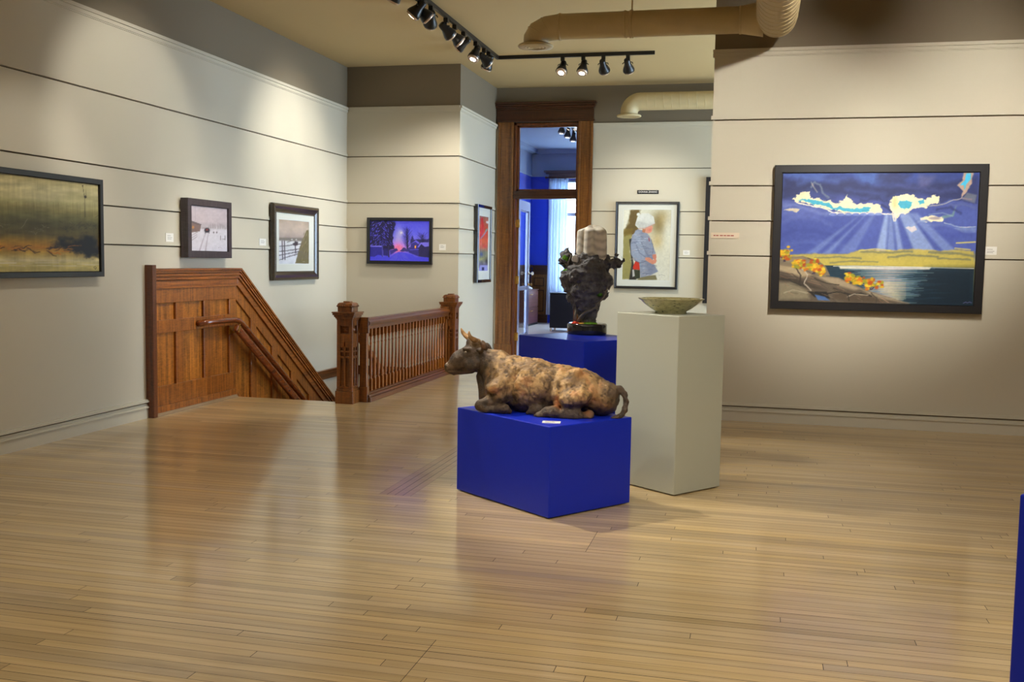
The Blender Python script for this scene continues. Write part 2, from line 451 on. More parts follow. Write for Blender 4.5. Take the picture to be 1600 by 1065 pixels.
struct(mb.build('trim_stairwell', M['oak_dk']))

# ------------------------------------------------------------------ wainscot beside the stairs
def offs(t):
    """cap line lowered by t (measured square to each run), as (y, z) points"""
    s = -.697; y0, z0, y1 = 9.405, 1.330, 12.28
    c = math.sqrt(1+s*s)
    yk = y0 - t*(c-1)/(-s) if t else y0
    zk = z0 - t
    return [(7.872, zk), (yk, zk), (y1, zk+s*(y1-yk))]
def band(mb, t0, t1, p0, p1):
    a, b = offs(t0), offs(t1)
    for i in (0, 1):
        mb.prism([a[i], a[i+1], b[i+1], b[i]], 'x', XL+p0, XL+p1)
wn = thing('stair_wainscot', 'panelled oak wainscot on the left wall, its cap sloping down beside the stairs', 'wainscot', (0,0,0))
mb = MB(); mb.box(XL+.0, 7.812, 0, XL+.078, 7.872, 1.362); mb.build('end_post', M['oak_dkz'], wn, bevel=.004)
mb = MB()
for t0, t1, p in ((0, .022, .074), (.022, .040, .064), (.040, .052, .046), (.052, .072, .066), (.072, .084, .050), (.084, .104, .058), (.104, .112, .046), (.112, .168, .044), (.168, .182, .054)):
    band(mb, t0, t1, .0, p)
mb.build('cap_moulding', M['oak_y'], wn, bevel=.0025)
# backing behind the panels, cut to the slope
top = offs(.17)
mb = MB(); mb.prism([(7.872, 0), (9.30, 0), (9.36, -.25), (12.28, -.25-.697*2.92), top[2], top[1], top[0]], 'x', XL, XL+.010)
mb.build('backing', M['oak_pan'], wn)
pan = []
mb = MB()
def fr(y0, y1, z0, z1): mb.box(XL, y0, z0, XL+.040, y1, z1)
fr(7.872, 9.33, 1.016, 1.165); fr(7.872, 9.33, .745, .862); fr(7.872, 9.33, .085, .262)
ystile = [(8.235, 8.356), (8.715, 8.838), (9.20, 9.335)]
for a, b in ystile: fr(a, b, .262, .745); fr(a, b, .862, 1.016)
cols = [(7.872, 8.235), (8.356, 8.715), (8.838, 9.20)]
for a, b in cols:
    for z0, z1 in ((.262, .745), (.862, 1.016)): pan.append([(a, z0), (b, z0), (b, z1), (a, z1)])
mb.box(XL, 7.872, .012, XL+.050, 9.33, .085)
# sloping run: top rail, stiles, stringer
sl = lambda y, z0: z0-.697*(y-9.405)
def slope_bar(y0, y1, zt, zb): mb.prism([(y0, sl(y0, zt)), (y1, sl(y1, zt)), (y1, sl(y1, zb)), (y0, sl(y0, zb))], 'x', XL, XL+.034)
ct = 1.330-.168*math.sqrt(1+.697**2)
slope_bar(9.335, 12.28, ct, ct-.16)
slope_bar(9.335, 12.28, .02, -.20)
for a, b in ((9.652, 9.776), (10.135, 10.268), (10.60, 10.75), (11.08, 11.22), (11.56, 11.70)):
    mb.prism([(a, sl(a, ct-.15)), (b, sl(b, ct-.15)), (b, sl(b, .0)), (a, sl(a, .0))], 'x', XL, XL+.039)
mb.build('stile_and_rail_frame', M['oak_z'], wn, bevel=.004)
ys = [9.335, 9.652, 9.776, 10.135, 10.268, 10.60, 10.75, 11.08, 11.22, 11.56]
for a, b in zip(ys[::2], ys[1::2]):
    pan.append([(a, sl(a, .02)), (b, sl(b, .02)), (b, sl(b, ct-.16)), (a, sl(a, ct-.16))])
for q in pan:
    m2 = MB(); m2.prism(q, 'x', XL+.010, XL+.015); m2.build('panel', M['oak_pan'], wn)
mb = MB(); mb.box(XL, 7.872, 0, XL+.075, 9.31, .012); mb.box(XL, 7.872, .012, XL+.062, 9.31, .026); mb.build('shoe_moulding', plain('worn_shoe', rgb(160, 134, 102), .5), wn)

# handrail
hr = thing('handrail', 'polished oak handrail bending down the stairs in front of the wainscot', 'handrail', (0,0,0))
xh = XL+.115
pts = [(XL+.044, 8.60, .800), (XL+.07, 8.60, .800), (xh, 8.64, .812), (xh, 8.9, .812), (xh, 9.15, .808), (xh, 9.24, .795), (xh, 9.32, .760), (xh, 9.40, .708)]
for k in range(1, 9): pts.append((xh, 9.40+k*.3, .708-k*.3*.672))
mb = MB(); mb.tube(pts, .030, 14); mb.build('rail', M['rail'], hr)
mb = MB()
d = Vector((0, 1, -.672)).normalized(); up = Vector((0, .672, 1)).normalized()
c0 = Vector((xh+.012, 9.17, .735)); L = 2.8
mb.obox(c0+d*L/2, d, (1,0,0), up, L/2, .022, .040); mb.build('grip_board', M['rail'], hr, bevel=.016, segs=3)
for t in (.04, 1.78, 2.6):
    mb = MB(); c = c0+d*t
    mb.tube([(XL+.058, c.y, c.z-.02), (xh-.03, c.y, c.z-.035), (xh+.012, c.y, c.z-.01)], .008, 8)
    mb.obox(Vector((XL+.053, c.y, c.z-.02)), (1,0,0), (0,1,0), (0,0,1), .008, .028, .035)
    mb.obox(Vector((xh+.036, c.y, c.z+.0)), (1,0,0), d, up, .002, .012, .036)
    mb.lathe([(.009, 0), (.009, .004), (.005, .008), (0, .009)], (xh+.038, c.y+.0, c.z+.045), 10, axis=(1,0,0))
    mb.build('bracket', M['rod'], hr)

# ------------------------------------------------------------------ balustrade
bl = thing('balustrade', 'carved oak balustrade with turned balusters guarding the stairwell', 'balustrade', (-3.80, 9.2, 0))
def newel(y0, w, x0, lattice=True):
    """newel post with corner x0,y0 and width w (local to the balustrade's root at (-3.80, 9.2))"""
    mb = MB(); cx, cy = x0+w/2, y0+w/2; h = w/2
    def sq(r, z0, z1): mb.box(cx-r, cy-r, z0, cx+r, cy+r, z1)
    sq(h+.012, 0, .128); sq(h+.004, .128, .150)
    core = h-.026; sq(core, .15, .80)
    t = .036                                 # raised strips: corners, muntin and cross bars leave sunk panels
    for sx, sy in ((1,1),(1,-1),(-1,1),(-1,-1)):
        mb.box(cx+sx*h, cy+sy*h, .15, cx+sx*(h-t), cy+sy*(h-t), .835)
    for (ux, uy) in ((0,-1),(1,0),(0,1),(-1,0)):
        def strip(a0, a1, z0, z1, o=h-.002):
            if ux == 0: mb.box(cx+a0, cy+uy*core*.98, z0, cx+a1, cy+uy*o, z1)
            else: mb.box(cx+ux*core*.98, cy+a0, z0, cx+ux*o, cy+a1, z1)
        b = h-t
        strip(-.009, .009, .15, .62)
        strip(-b, b, .15, .175); strip(-b, b, .455, .478); strip(-b, b, .515, .53); strip(-b, b, .565, .70); strip(-b, b, .78, .835)
        # small pyramid boss in the upper square
        c = [(-b*.7, .71), (b*.7, .71), (b*.7, .77), (-b*.7, .77)]
        def P(a, z, o): return (cx+a, cy+uy*o, z) if ux == 0 else (cx+ux*o, cy+a, z)
        vs = [mb.bm.verts.new(P(a, z, core)) for a, z in c]; ap = mb.bm.verts.new(P(0, .74, h-.004))
        for i in range(4): mb.bm.faces.new((vs[i], vs[(i+1) % 4], ap))
    # cap: flared cornice, neck and cushion top
    for r, z0, z1 in ((h+.004, .835, .85), (h+.012, .85, .865), (h+.022, .865, .885), (h+.034, .885, .905), (h+.040, .905, .918), (h-.006, .918, .965)): sq(r, z0, z1)
    prof = [(1.04, .965), (1.06, .975), (1.05, .988), (.98, 1.0), (.85, 1.008), (.5, 1.012)]
    prev = None
    for k, z in prof:
        r = (h-.006)*k
        cur = [mb.bm.verts.new((cx+sx*r, cy+sy*r, z)) for sx, sy in ((-1,-1),(1,-1),(1,1),(-1,1))]
        if prev:
            for i in range(4): mb.bm.faces.new((prev[i], prev[(i+1) % 4], cur[(i+1) % 4], cur[i]))
        prev = cur
    mb.bm.faces.new(prev); sq(h*.42, 1.012, 1.022)
    for i in range(7):                       # beading round the cushion
        a = -h+.012+i*(2*h-.024)/6
        for q in ((cx+a, cy-h-.001), (cx+a, cy+h+.001), (cx-h-.001, cy+a), (cx+h+.001, cy+a)):
            mb.lathe([(0, -.009), (.008, -.004), (.008, .004), (0, .009)], (q[0], q[1], .975), 8)
    return mb.build('newel_post', M['oak_newel'], bl, bevel=.0025)
newel(.02, .165, -.226)
newel(2.905, .165, -.040)
# half posts where the rail meets the newels
for y0, y1 in ((.187, .24), (2.86, 2.904)):
    mb = MB()
    mb.box(-.058, y0, 0, .034, y1, .16); mb.box(-.052, y0, .16, .024, y1, .70); mb.box(-.062, y0+.004, .70, .040, y1-.004, .86)
    mb.build('half_post', M['oak_newel'], bl, bevel=.004)
mb = MB()
prof = [(-.058, .742), (.058, .742), (.058, .775), (.070, .79), (.070, .812), (.055, .828), (.045, .845), (-.045, .845), (-.055, .828), (-.070, .812), (-.070, .79), (-.058, .775)]
prof = [(x-.016, z) for x, z in prof]; mb.prism(prof, 'y', .20, 2.91); mb.build('top_rail', M['oak_dk'], bl, bevel=.003)
mb = MB(); mb.box(-.072, .20, 0, .066, 2.91, .05); mb.box(-.062, .20, .05, .052, 2.91, .075); mb.box(-.05, .20, .075, .03, 2.91, .095)
mb.build('bottom_rail', M['oak_dk'], bl, bevel=.004)
mb = MB(); h = .0155
mb.box(-h, -h, .093, h, h, .215); mb.box(-h, -h, .655, h, h, .745)
mb.lathe([(.020, .213), (.022, .222), (.014, .232), (.019, .240), (.024, .256), (.021, .272), (.0235, .30), (.019, .42), (.014, .555), (.013, .572), (.019, .580), (.019, .590), (.013, .598), (.014, .612), (.020, .638), (.021, .657)], (0,0,0), 14, sx=.66, sy=.66)
bal0 = mb.build('baluster', M['oak_z'], bl, (0, .0, 0))
nb = 25
for k in range(nb):
    o = bal0 if k == 0 else bal0.copy()
    if k: C.objects.link(o)
    o.parent = bl; o.location = (-.014, .29+k*(2.84-.29)/(nb-1), 0)
# stair-side guard that drops from the front newel
sg = thing('stair_guard_rail', 'sloping oak stair rail seen through the balusters below the front newel', 'stair rail', (-3.965, 9.445, 0))
mb = MB(); d = Vector((0, 1, -.70)).normalized(); up = Vector((0, .70, 1)).normalized()
mb.obox(Vector((0, 0, .795))+d*1.35, d, (1,0,0), up, 1.35, .032, .030); mb.build('top_rail', M['oak_y'], sg, bevel=.01)
mb = MB(); mb.obox(Vector((0, 0, .03))+d*1.35+Vector((0,.04,0)), d, (1,0,0), up, 1.35, .025, .09); mb.build('stringer', M['oak_y'], sg, bevel=.004)
for k in range(9):
    y = .12+k*.24; mb = MB(); mb.box(-.016, y-.016, .10-.70*y, .016, y+.016, .80-.70*y); mb.build('baluster', M['oak_z'], sg)
# ------------------------------------------------------------------ doorway, door and transom
dr = bpy.data.objects.new('door_1', None); C.objects.link(dr); dr.location = (-2.96, YD, 0); struct(dr)
def L(mb_fn, name, mat, **kw):
    mb = MB(); mb_fn(mb); return mb.build(name, mat, dr, **kw)
ox, oy = -2.96, YD
def bx(mb, x0, y0, z0, x1, y1, z1): mb.box(x0-ox, y0-oy, z0, x1-ox, y1-oy, z1)
def casing(mb):
    for x0, x1 in ((-3.665, -3.435), (-2.495, -2.285)):
        bx(mb, x0, YD-.028, 0, x1, YD+.005, 3.43)
        bx(mb, x0+.0, YD-.045, 0, x0+.035, YD, 3.43); bx(mb, x1-.035, YD-.040, 0, x1, YD, 3.43)
    bx(mb, -3.675, YD-.05, 0, -3.425, YD, .24); bx(mb, -2.505, YD-.05, 0, -2.275, YD, .24)
L(casing, 'casing', M['oak_door'], bevel=.004)
def head(mb):
    bx(mb, -3.68, YD-.05, 3.43, -2.265, YD, 3.455); bx(mb, -3.69, YD-.035, 3.455, -2.28, YD, 3.60)
    for z0, z1, p, e in ((3.60, 3.62, .05, .0), (3.62, 3.645, .07, .015), (3.645, 3.675, .095, .03), (3.675, 3.70, .115, .045)):
        bx(mb, max(-3.695, -3.68-e), YD-p, z0, -2.285+e, YD, z1)
L(head, 'head_casing', M['oak_head'], bevel=.004)
def jamb(mb):
    bx(mb, -3.445, YD, 0, -3.400, YD+.16, 3.43); bx(mb, -2.52, YD, 0, -2.49, YD+.16, 3.43); bx(mb, -3.445, YD, 3.385, -2.49, YD+.16, 3.43)
    bx(mb, -3.40, YD+.05, 2.455, -3.365, YD+.10, 3.385); bx(mb, -2.535, YD+.05, 2.455, -2.50, YD+.10, 3.385)
    bx(mb, -3.40, YD+.05, 2.455, -2.52, YD+.10, 2.485); bx(mb, -3.40, YD+.05, 3.360, -2.52, YD+.10, 3.385)
L(jamb, 'jamb', M['oak_dkz'], bevel=.003)
def bar(mb):
    bx(mb, -3.445, YD-.012, 2.345, -2.49, YD+.16, 2.455); bx(mb, -3.44, YD-.03, 2.375, -2.49, YD, 2.395); bx(mb, -3.44, YD-.026, 2.42, -2.49, YD, 2.44)
L(bar, 'transom_bar', M['oak_head'], bevel=.003)
L(lambda mb: bx(mb, -3.37, YD+.072, 2.48, -2.53, YD+.076, 3.365), 'transom_pane', glassmat('grey_tinted_glass', 1.6, (.74, .76, .78, 1)))  # pane tinted grey and glossier than the clear glass
# the leaf, standing open into the office
lf = MB(); W, Hd, T = .92, 2.335, .045       # leaf in its own frame: width along +Y, thickness along X
lf.box(0, 0, 0, T, .13, Hd); lf.box(0, W-.13, 0, T, W, Hd); lf.box(0, .13, 0, T, W-.13, .32); lf.box(0, .13, Hd-.14, T, W-.13, Hd)
lf.box(.008, .13, .32, T-.008, .155, Hd-.14); lf.box(.008, W-.155, .32, T-.008, W-.13, Hd-.14); lf.box(.008, .13, .32, T-.008, W-.13, .345); lf.box(.008, .13, Hd-.165, T-.008, W-.13, Hd-.14)
lf.box(.006, .13, 1.00, T-.006, W-.13, 1.06)
dleaf = lf.build('door_leaf', plain('door_enamel', rgb(150, 158, 190), .2, coat=.4), dr, (-3.415-ox, YD+.12-oy, .012), .045, bevel=.003)
g = MB(); g.box(T/2-.003, .15, .34, T/2+.003, W-.15, Hd-.16); g.build('door_pane', M['glass'], dleaf)
g = MB(); g.lathe([(.026, 0), (.026, .006), (.012, .010), (.012, .04), (.026, .05), (.030, .065), (.022, .080), (0, .084)], (T, W-.065, 1.25), 18, axis=(1,0,0))
g.build('knob', plain('pale_knob', rgb(232, 230, 215), .15, .3), dleaf)
g = MB(); g.lathe([(.020, 0), (.020, .006), (.010, .012), (.010, .03), (.020, .04), (.022, .052), (0, .062)], (T, W-.065, 1.08), 18, axis=(1,0,0)); g.build('latch_knob', M['rod'], dleaf)
for z in (.33, 1.16, 1.98):
    g = MB(); g.box(-.004, -.045, z-.055, T+.004, .004, z+.055); g.tube([(T+.004, -.01, z-.06), (T+.004, -.01, z+.06)], .008, 8); g.build('hinge', M['rod'], dleaf)
g = MB(); g.box(-.001, -.012, 0, T-.004, .0, Hd); g.build('leaf_edge', M['oak_door'], dleaf)

# ------------------------------------------------------------------ the office beyond
OX0, OX1, OY0, OY1, OZ = -5.20, .6, YD+.16, 23.2, 4.05
mblue = plain('office_blue', rgb(40, 74, 205), .55); mpale = plain('office_pale', rgb(168, 180, 200), .75)
mofl = plain('office_floor', rgb(216, 202, 186), .28, noise=.06, nscale=3)
mwain = wood('office_oak', rgb(78, 44, 18), rgb(142, 96, 48), 'z'); mwaind = wood('office_oak_dark', rgb(40, 20, 9), rgb(82, 46, 22), 'x')
mb = MB(); mb.box(OX0-.1, OY0-.16, -.1, OX1+.1, OY1+.1, -.0005); struct(mb.build('floor_office', mofl))
mb = MB(); mb.box(OX0-.1, OY0, OZ, OX1+.1, OY1+.1, OZ+.1); struct(mb.build('ceiling_office', mpale))
def office_wall(name, boxes):
    mb = MB()
    for x0, y0, x1, y1, holes in boxes: 
        for (a0, a1, z0, z1) in holes:
            mb.mi = 0 if z1 <= 3.431 else 1
            if x1-x0 > y1-y0: mb.box(a0, y0, z0, a1, y1, z1)
            else: mb.box(x0, a0, z0, x1, a1, z1)
    return struct(mb.build(name, [mblue, mpale]))
WX0, WX1, WZ0, WZ1 = -4.64, -2.9, .75, 3.36
office_wall('wall_office_back', [(OX0-.1, OY1, OX1+.1, OY1+.12, [(OX0-.1, WX0, 0, 3.43), (WX1, OX1+.1, 0, 3.43), (WX0, WX1, 0, WZ0), (WX0, WX1, WZ1, 3.43), (OX0-.1, OX1+.1, 3.43, OZ)])])
office_wall('wall_office_left', [(OX0-.12, OY0, OX0, OY1+.1, [(OY0, OY1+.1, 0, 3.43), (OY0, OY1+.1, 3.43, OZ)])])
office_wall('wall_office_right', [(OX1, OY0, OX1+.12, OY1+.1, [(OY0, OY1+.1, 0, 3.43), (OY0, OY1+.1, 3.43, OZ)])])
# pale cornice and blue battens
mb = MB(); mb.box(OX0, OY1-.03, 3.43, OX1, OY1, 3.46); mb.box(OX0, OY0, 3.43, OX0+.03, OY1, 3.46); mb.box(OX0, OY1-.16, OZ-.09, OX1, OY1, OZ); mb.box(OX0, OY0, OZ-.09, OX0+.16, OY1, OZ)
struct(mb.build('trim_office_cornice', mpale))
for z in (2.49, 2.15, 1.825):
    mb = MB(); mb.box(OX0, OY1-.02, z, WX0-.1, OY1, z+.03); mb.box(OX0, OY0, z, OX0+.02, OY1-.02, z+.03); struct(mb.build('trim_office_batten', mblue))
mb = MB()
def wains(u0, u1, put):
    put(u0, u1, 0, .20, .03); put(u0, u1, 1.14, 1.22, .022); put(u0, u1, 1.22, 1.26, .05); put(u0, u1, 1.26, 1.31, .035); put(u0, u1, 1.31, 1.36, .065)
pb = lambda u0, u1, z0, z1, p: mb.box(u0, OY1-p, z0, u1, OY1, z1)
pl = lambda u0, u1, z0, z1, p: mb.box(OX0, u0, z0, OX0+p, u1, z1)
wains(OX0+.07, WX0-.12, pb); wains(WX1+.12, OX1, pb); wains(OY0+.1, OY1, pl)
struct(mb.build('trim_office_dado_rail', mwaind))
mb = MB(); mb.mi = 0
for put, u0, u1 in ((pb, OX0+.03, WX0-.12), (pb, WX1+.12, OX1), (pl, OY0+.1, OY1)):
    put(u0, u1, .20, 1.14, .012); u = u0
    while u < u1-.2:
        w = .34
        for z0, z1 in ((.26, .78), (.86, 1.07)):
            for a, b, c, d in ((u+.07, u+w-.02, z0, z0+.025), (u+.07, u+w-.02, z1-.025, z1), (u+.07, u+.095, z0, z1), (u+w-.045, u+w-.02, z0, z1)):
                mb.mi = 1; put(a, min(b, u1), c, d, .022)
        u += w
struct(mb.build('trim_office_wainscot', [mwain, mwaind]))
# window
wd = bpy.data.objects.new('window_1', None); C.objects.link(wd); struct(wd)
mb = MB()
mb.box(WX0-.13, OY1-.04, 0.55, WX0+.0, OY1, WZ1+.02); mb.box(WX1, OY1-.04, .55, WX1+.13, OY1, WZ1+.02); mb.box(WX0-.15, OY1-.06, WZ0-.06, WX1+.15, OY1, WZ0)
mb.box(WX0-.14, OY1-.05, WZ1+.02, WX1+.14, OY1, WZ1+.13); mb.box(WX0-.20, OY1-.10, WZ1+.13, WX1+.20, OY1, WZ1+.165); mb.box(WX0-.24, OY1-.16, WZ1+.165, WX1+.24, OY1, WZ1+.205)
mb.build('window_casing', wood('window_oak', rgb(70, 50, 52), rgb(120, 92, 84), 'x'), wd, bevel=.004)
mb = MB()
mb.box(WX0, OY1+.02, WZ0, WX0+.05, OY1+.08, WZ1); mb.box(WX1-.05, OY1+.02, WZ0, WX1, OY1+.08, WZ1)
for z0, z1 in ((WZ0, WZ0+.07), (2.52, 2.60), (WZ1-.06, WZ1)): mb.box(WX0, OY1+.02, z0, WX1, OY1+.08, z1)
mb.box(-3.67, OY1+.03, WZ0, -3.63, OY1+.07, WZ1)
mb.build('sash', plain('sash_paint', rgb(120, 124, 140), .5), wd)
mb = MB(); mb.box(WX0, OY1+.048, WZ0, WX1, OY1+.053, WZ1); mb.build('pane', M['glass'], wd)
# curtain
def curtain_mat():
    m, nt, p = newmat('sheer_curtain'); p.inputs['Base Color'].default_value = (.86, .87, .88, 1); p.inputs['Roughness'].default_value = .9
    t = node(nt, 'ShaderNodeBsdfTranslucent'); t.inputs['Color'].default_value = (.70, .80, .95, 1)
    mx = node(nt, 'ShaderNodeMixShader'); mx.inputs[0].default_value = .42; out = nt.nodes['Material Output']
    nt.links.new(p.outputs[0], mx.inputs[1]); nt.links.new(t.outputs[0], mx.inputs[2]); nt.links.new(mx.outputs[0], out.inputs['Surface'])
    return m
u = np.linspace(0, 1, 90); v = np.linspace(0, 1, 24); U, Vv = np.meshgrid(u, v)
cxx = -4.76+U*.47+.012*np.sin(U*23+Vv*2); cyy = OY1-.17+.045*np.sin(U*2*PI*6.3+.7*np.sin(Vv*3))*(.55+.45*(1-Vv))+.02*np.sin(U*11); czz = .20+Vv*3.18
vv = np.stack([cxx, cyy, czz], -1).reshape(-1, 3); idx = np.arange(90*24).reshape(24, 90)
ff = np.stack([idx[:-1,:-1], idx[:-1,1:], idx[1:,1:], idx[1:,:-1]], -1).reshape(-1, 4)
cu = mesh_np('curtain', vv, ff, curtain_mat()); s = cu.modifiers.new('s', 'SOLIDIFY'); s.thickness = .003
tag(cu, 'sheer white curtain hanging at the bright window of the blue office', 'curtain')
mb = MB(); mb.tube([(-4.8, OY1-.17, 3.40), (-2.5, OY1-.17, 3.40)], .016, 10)
for x in (-4.72, -2.58): mb.tube([(x, OY1-.17, 3.40), (x, OY1-.02, 3.40)], .010, 8)
for x in (-4.82, -2.48): mb.lathe([(0, -.03), (.025, -.015), (.028, 0), (.02, .02), (0, .03)], (x, OY1-.17, 3.40), 10, axis=(1,0,0))
cr = mb.build('curtain_rod', M['oak_dk']); tag(cr, 'dark rod the sheer office curtain hangs from', 'curtain rod')
# black cabinet on small feet
cb = thing('low_cabinet', 'black low cabinet on small feet in front of the office curtain', 'cabinet', (-3.86, 20.44, 0))
mk = plain('black_laminate', rgb(22, 20, 28), .55, spec=.25)
mb = MB(); mb.box(-.285, 0, .07, .285, .5, .785); mb.build('body', mk, cb, bevel=.004)
mb = MB(); mb.box(-.295, -.012, .785, .295, .51, .803); mb.build('top', mk, cb, bevel=.004)
mb = MB(); mb.box(-.275, -.016, .085, .275, -.001, .775); dd = mb.build('door', mk, cb, bevel=.003)
mb = MB(); mb.tube([(.235, -.017, .44), (.235, -.035, .445), (.235, -.035, .535), (.235, -.017, .54)], .005, 8); mb.build('handle', M['rim'], dd)
for x in (-.26, .26):
    for y in (.03, .47):
        mb = MB(); mb.box(x-.018, y-.018, 0, x+.018, y+.018, .07); mb.build('foot', M['rim'], cb)
# file cabinet with two drawers
fc = thing('file_cabinet', 'brown two-drawer file cabinet against the left office wall behind the open door', 'file cabinet', (-5.0, 21.2, 0))
mfc = wood('cherry_laminate', rgb(92, 54, 44), rgb(138, 88, 70), 'y')
mb = MB(); mb.box(-.12, 0, 0, .10, 1.5, .79); mb.box(-.12, -.01, .79, .125, 1.51, .812); mb.build('body', mfc, fc, bevel=.003)
for z0, z1 in ((.05, .40), (.42, .77)):
    mb = MB(); mb.box(.10, .02, z0, .118, 1.48, z1); w = mb.build('drawer', mfc, fc, bevel=.003)
    mb = MB(); mb.tube([(.118, .65, z1-.07), (.14, .66, z1-.07), (.14, .84, z1-.07), (.118, .85, z1-.07)], .006, 8); mb.build('handle', M['rod'], w)
mb = MB(); mb.box(.09, .0, 0, .11, 1.5, .045); mb.build('plinth', M['blackm'], fc)
rr = random.Random(5)
mb = MB(); mb.lathe([(.0, 0), (.10, 0), (.15, .02), (.13, .05), (.07, .075), (0, .085)], (0,0,0), 14, sx=.9)
for vv_ in mb.bm.verts: vv_.co += Vector((rr.uniform(-1,1), rr.uniform(-1,1), 0))*.012
bg = mb.build('folded_cloth', M['white'], None, (-4.99, 21.9, .812)); tag(bg, 'crumpled white cloth lying on the brown file cabinet', 'cloth')
# ------------------------------------------------------------------ ducts
mb = MB()
cy, cz, r1 = 9.05, 3.562, .114
pts = [(-.02, cy, cz), (-1.80, cy, cz)]
for k in range(1, 4):
    a = k/3*PI/2; pts.append((-1.80-.215*math.sin(a), cy, cz-.10*(1-math.cos(a))))
xv = -1.80-.215
mb.tube([pts[0], (-.6, cy, cz), (-1.2, cy, cz)]+pts[1:]+[(xv, cy, 3.425)], r1, 32)
d1 = thing('air_duct', 'round tan air duct running along the ceiling and elbowing down to a round vent', 'duct', (0,0,0))
mb.build('branch_pipe', M['duct'], d1)
for x in (-.20, -1.20, -1.79):
    mb = MB(); mb.lathe([(r1, -.012), (r1+.006, -.008), (r1+.006, .008), (r1, .012)], (x, cy, cz), 32, axis=(1,0,0)); mb.build('seam_collar', M['duct'], d1)
for a in (30, 60):
    mb = MB(); q = math.radians(a); mb.lathe([(r1-.002, -.007), (r1+.005, 0), (r1-.002, .007)], (-1.80-.215*math.sin(q), cy, cz-.10*(1-math.cos(q))), 32, axis=(-math.cos(q), 0, -math.sin(q))); mb.build('seam_collar', M['duct'], d1)
def vent(parent, x, y, z, r):
    mb = MB(); mb.lathe([(r*.7, .035), (r*.72, .02), (r*1.34, .012), (r*1.42, .0), (r*1.36, -.012), (r*1.05, -.010)], (x, y, z), 36)
    v = mb.build('round_vent', M['duct'], parent)
    for q, dz in ((.92, -.005), (.66, -.007), (.40, -.009), (.16, -.011)):
        mb = MB(); mb.lathe([(r*q, dz+.004), (r*q, dz-.004), (r*(q-.13), dz-.010), (r*(q-.13), dz-.004)], (x, y, z), 32); mb.build('vent_ring', M['duct'], v)
    mb = MB(); mb.lathe([(0, .002), (r*1.0, .002), (r*1.0, .01)], (x, y, z), 32); mb.build('vent_throat', M['dark'], v)
vent(d1, xv, cy, 3.398, r1)
mb = MB(); R2 = .168; cx2 = .103                                       # main trunk along the room
mb.tube([(cx2, -2.9, cz), (cx2, 3, cz), (cx2, 8.98, cz)], R2, 40, cap=False)
mb.lathe([(R2, 0), (R2*.985, .05), (R2*.90, .105), (R2*.70, .145), (R2*.4, .165), (0, .17)], (cx2, 8.98, cz), 40, axis=(0,1,0))
for k in range(90): mb.lathe([(R2, -.006), (R2+.0045, 0), (R2, .006)], (cx2, -2.7+k*.13, cz), 32, axis=(0,1,.06))
mb.build('main_pipe', M['duct'], d1)
mb = MB(); mb.lathe([(r1+.004, .0), (r1+.004, .02), (.140, .15), (.150, .2)], (cx2-.31, cy, cz), 32, axis=(1,0,0)); mb.build('reducer', M['duct'], d1)
mb = MB(); mb.tube([(-1.145, cy, cz+r1), (-1.145, cy, ZC)], .007, 8); mb.lathe([(r1+.004, -.014), (r1+.007, -.014), (r1+.007, .014), (r1+.004, .014)], (-1.145, cy, cz), 32, axis=(1,0,0))
mb.build('hanger_rod', M['duct'], d1)
d2 = thing('air_duct', 'short round duct over the framed portrait, ending in a down-turned elbow', 'duct', (0,0,0))
cy, cz, r2 = 13.80, 3.637, .119
pts = [(4.2, cy, cz), (1, cy, cz), (-1.60, cy, cz)]
for k in range(1, 9):
    a = k/8*PI/2*.98; R = .15; pts.append((-1.60-R*math.sin(a), cy, cz-R*(1-math.cos(a))))
mb = MB(); mb.tube(pts+[(-1.75, cy, 3.455)], r2, 32)
for k in range(30): mb.lathe([(r2, -.004), (r2+.0025, 0), (r2, .004)], (-1.5+k*.11, cy, cz), 28, axis=(1,0,.06))
mb.build('pipe', M['duct'], d2); vent(d2, -1.75, cy, 3.445, r2)

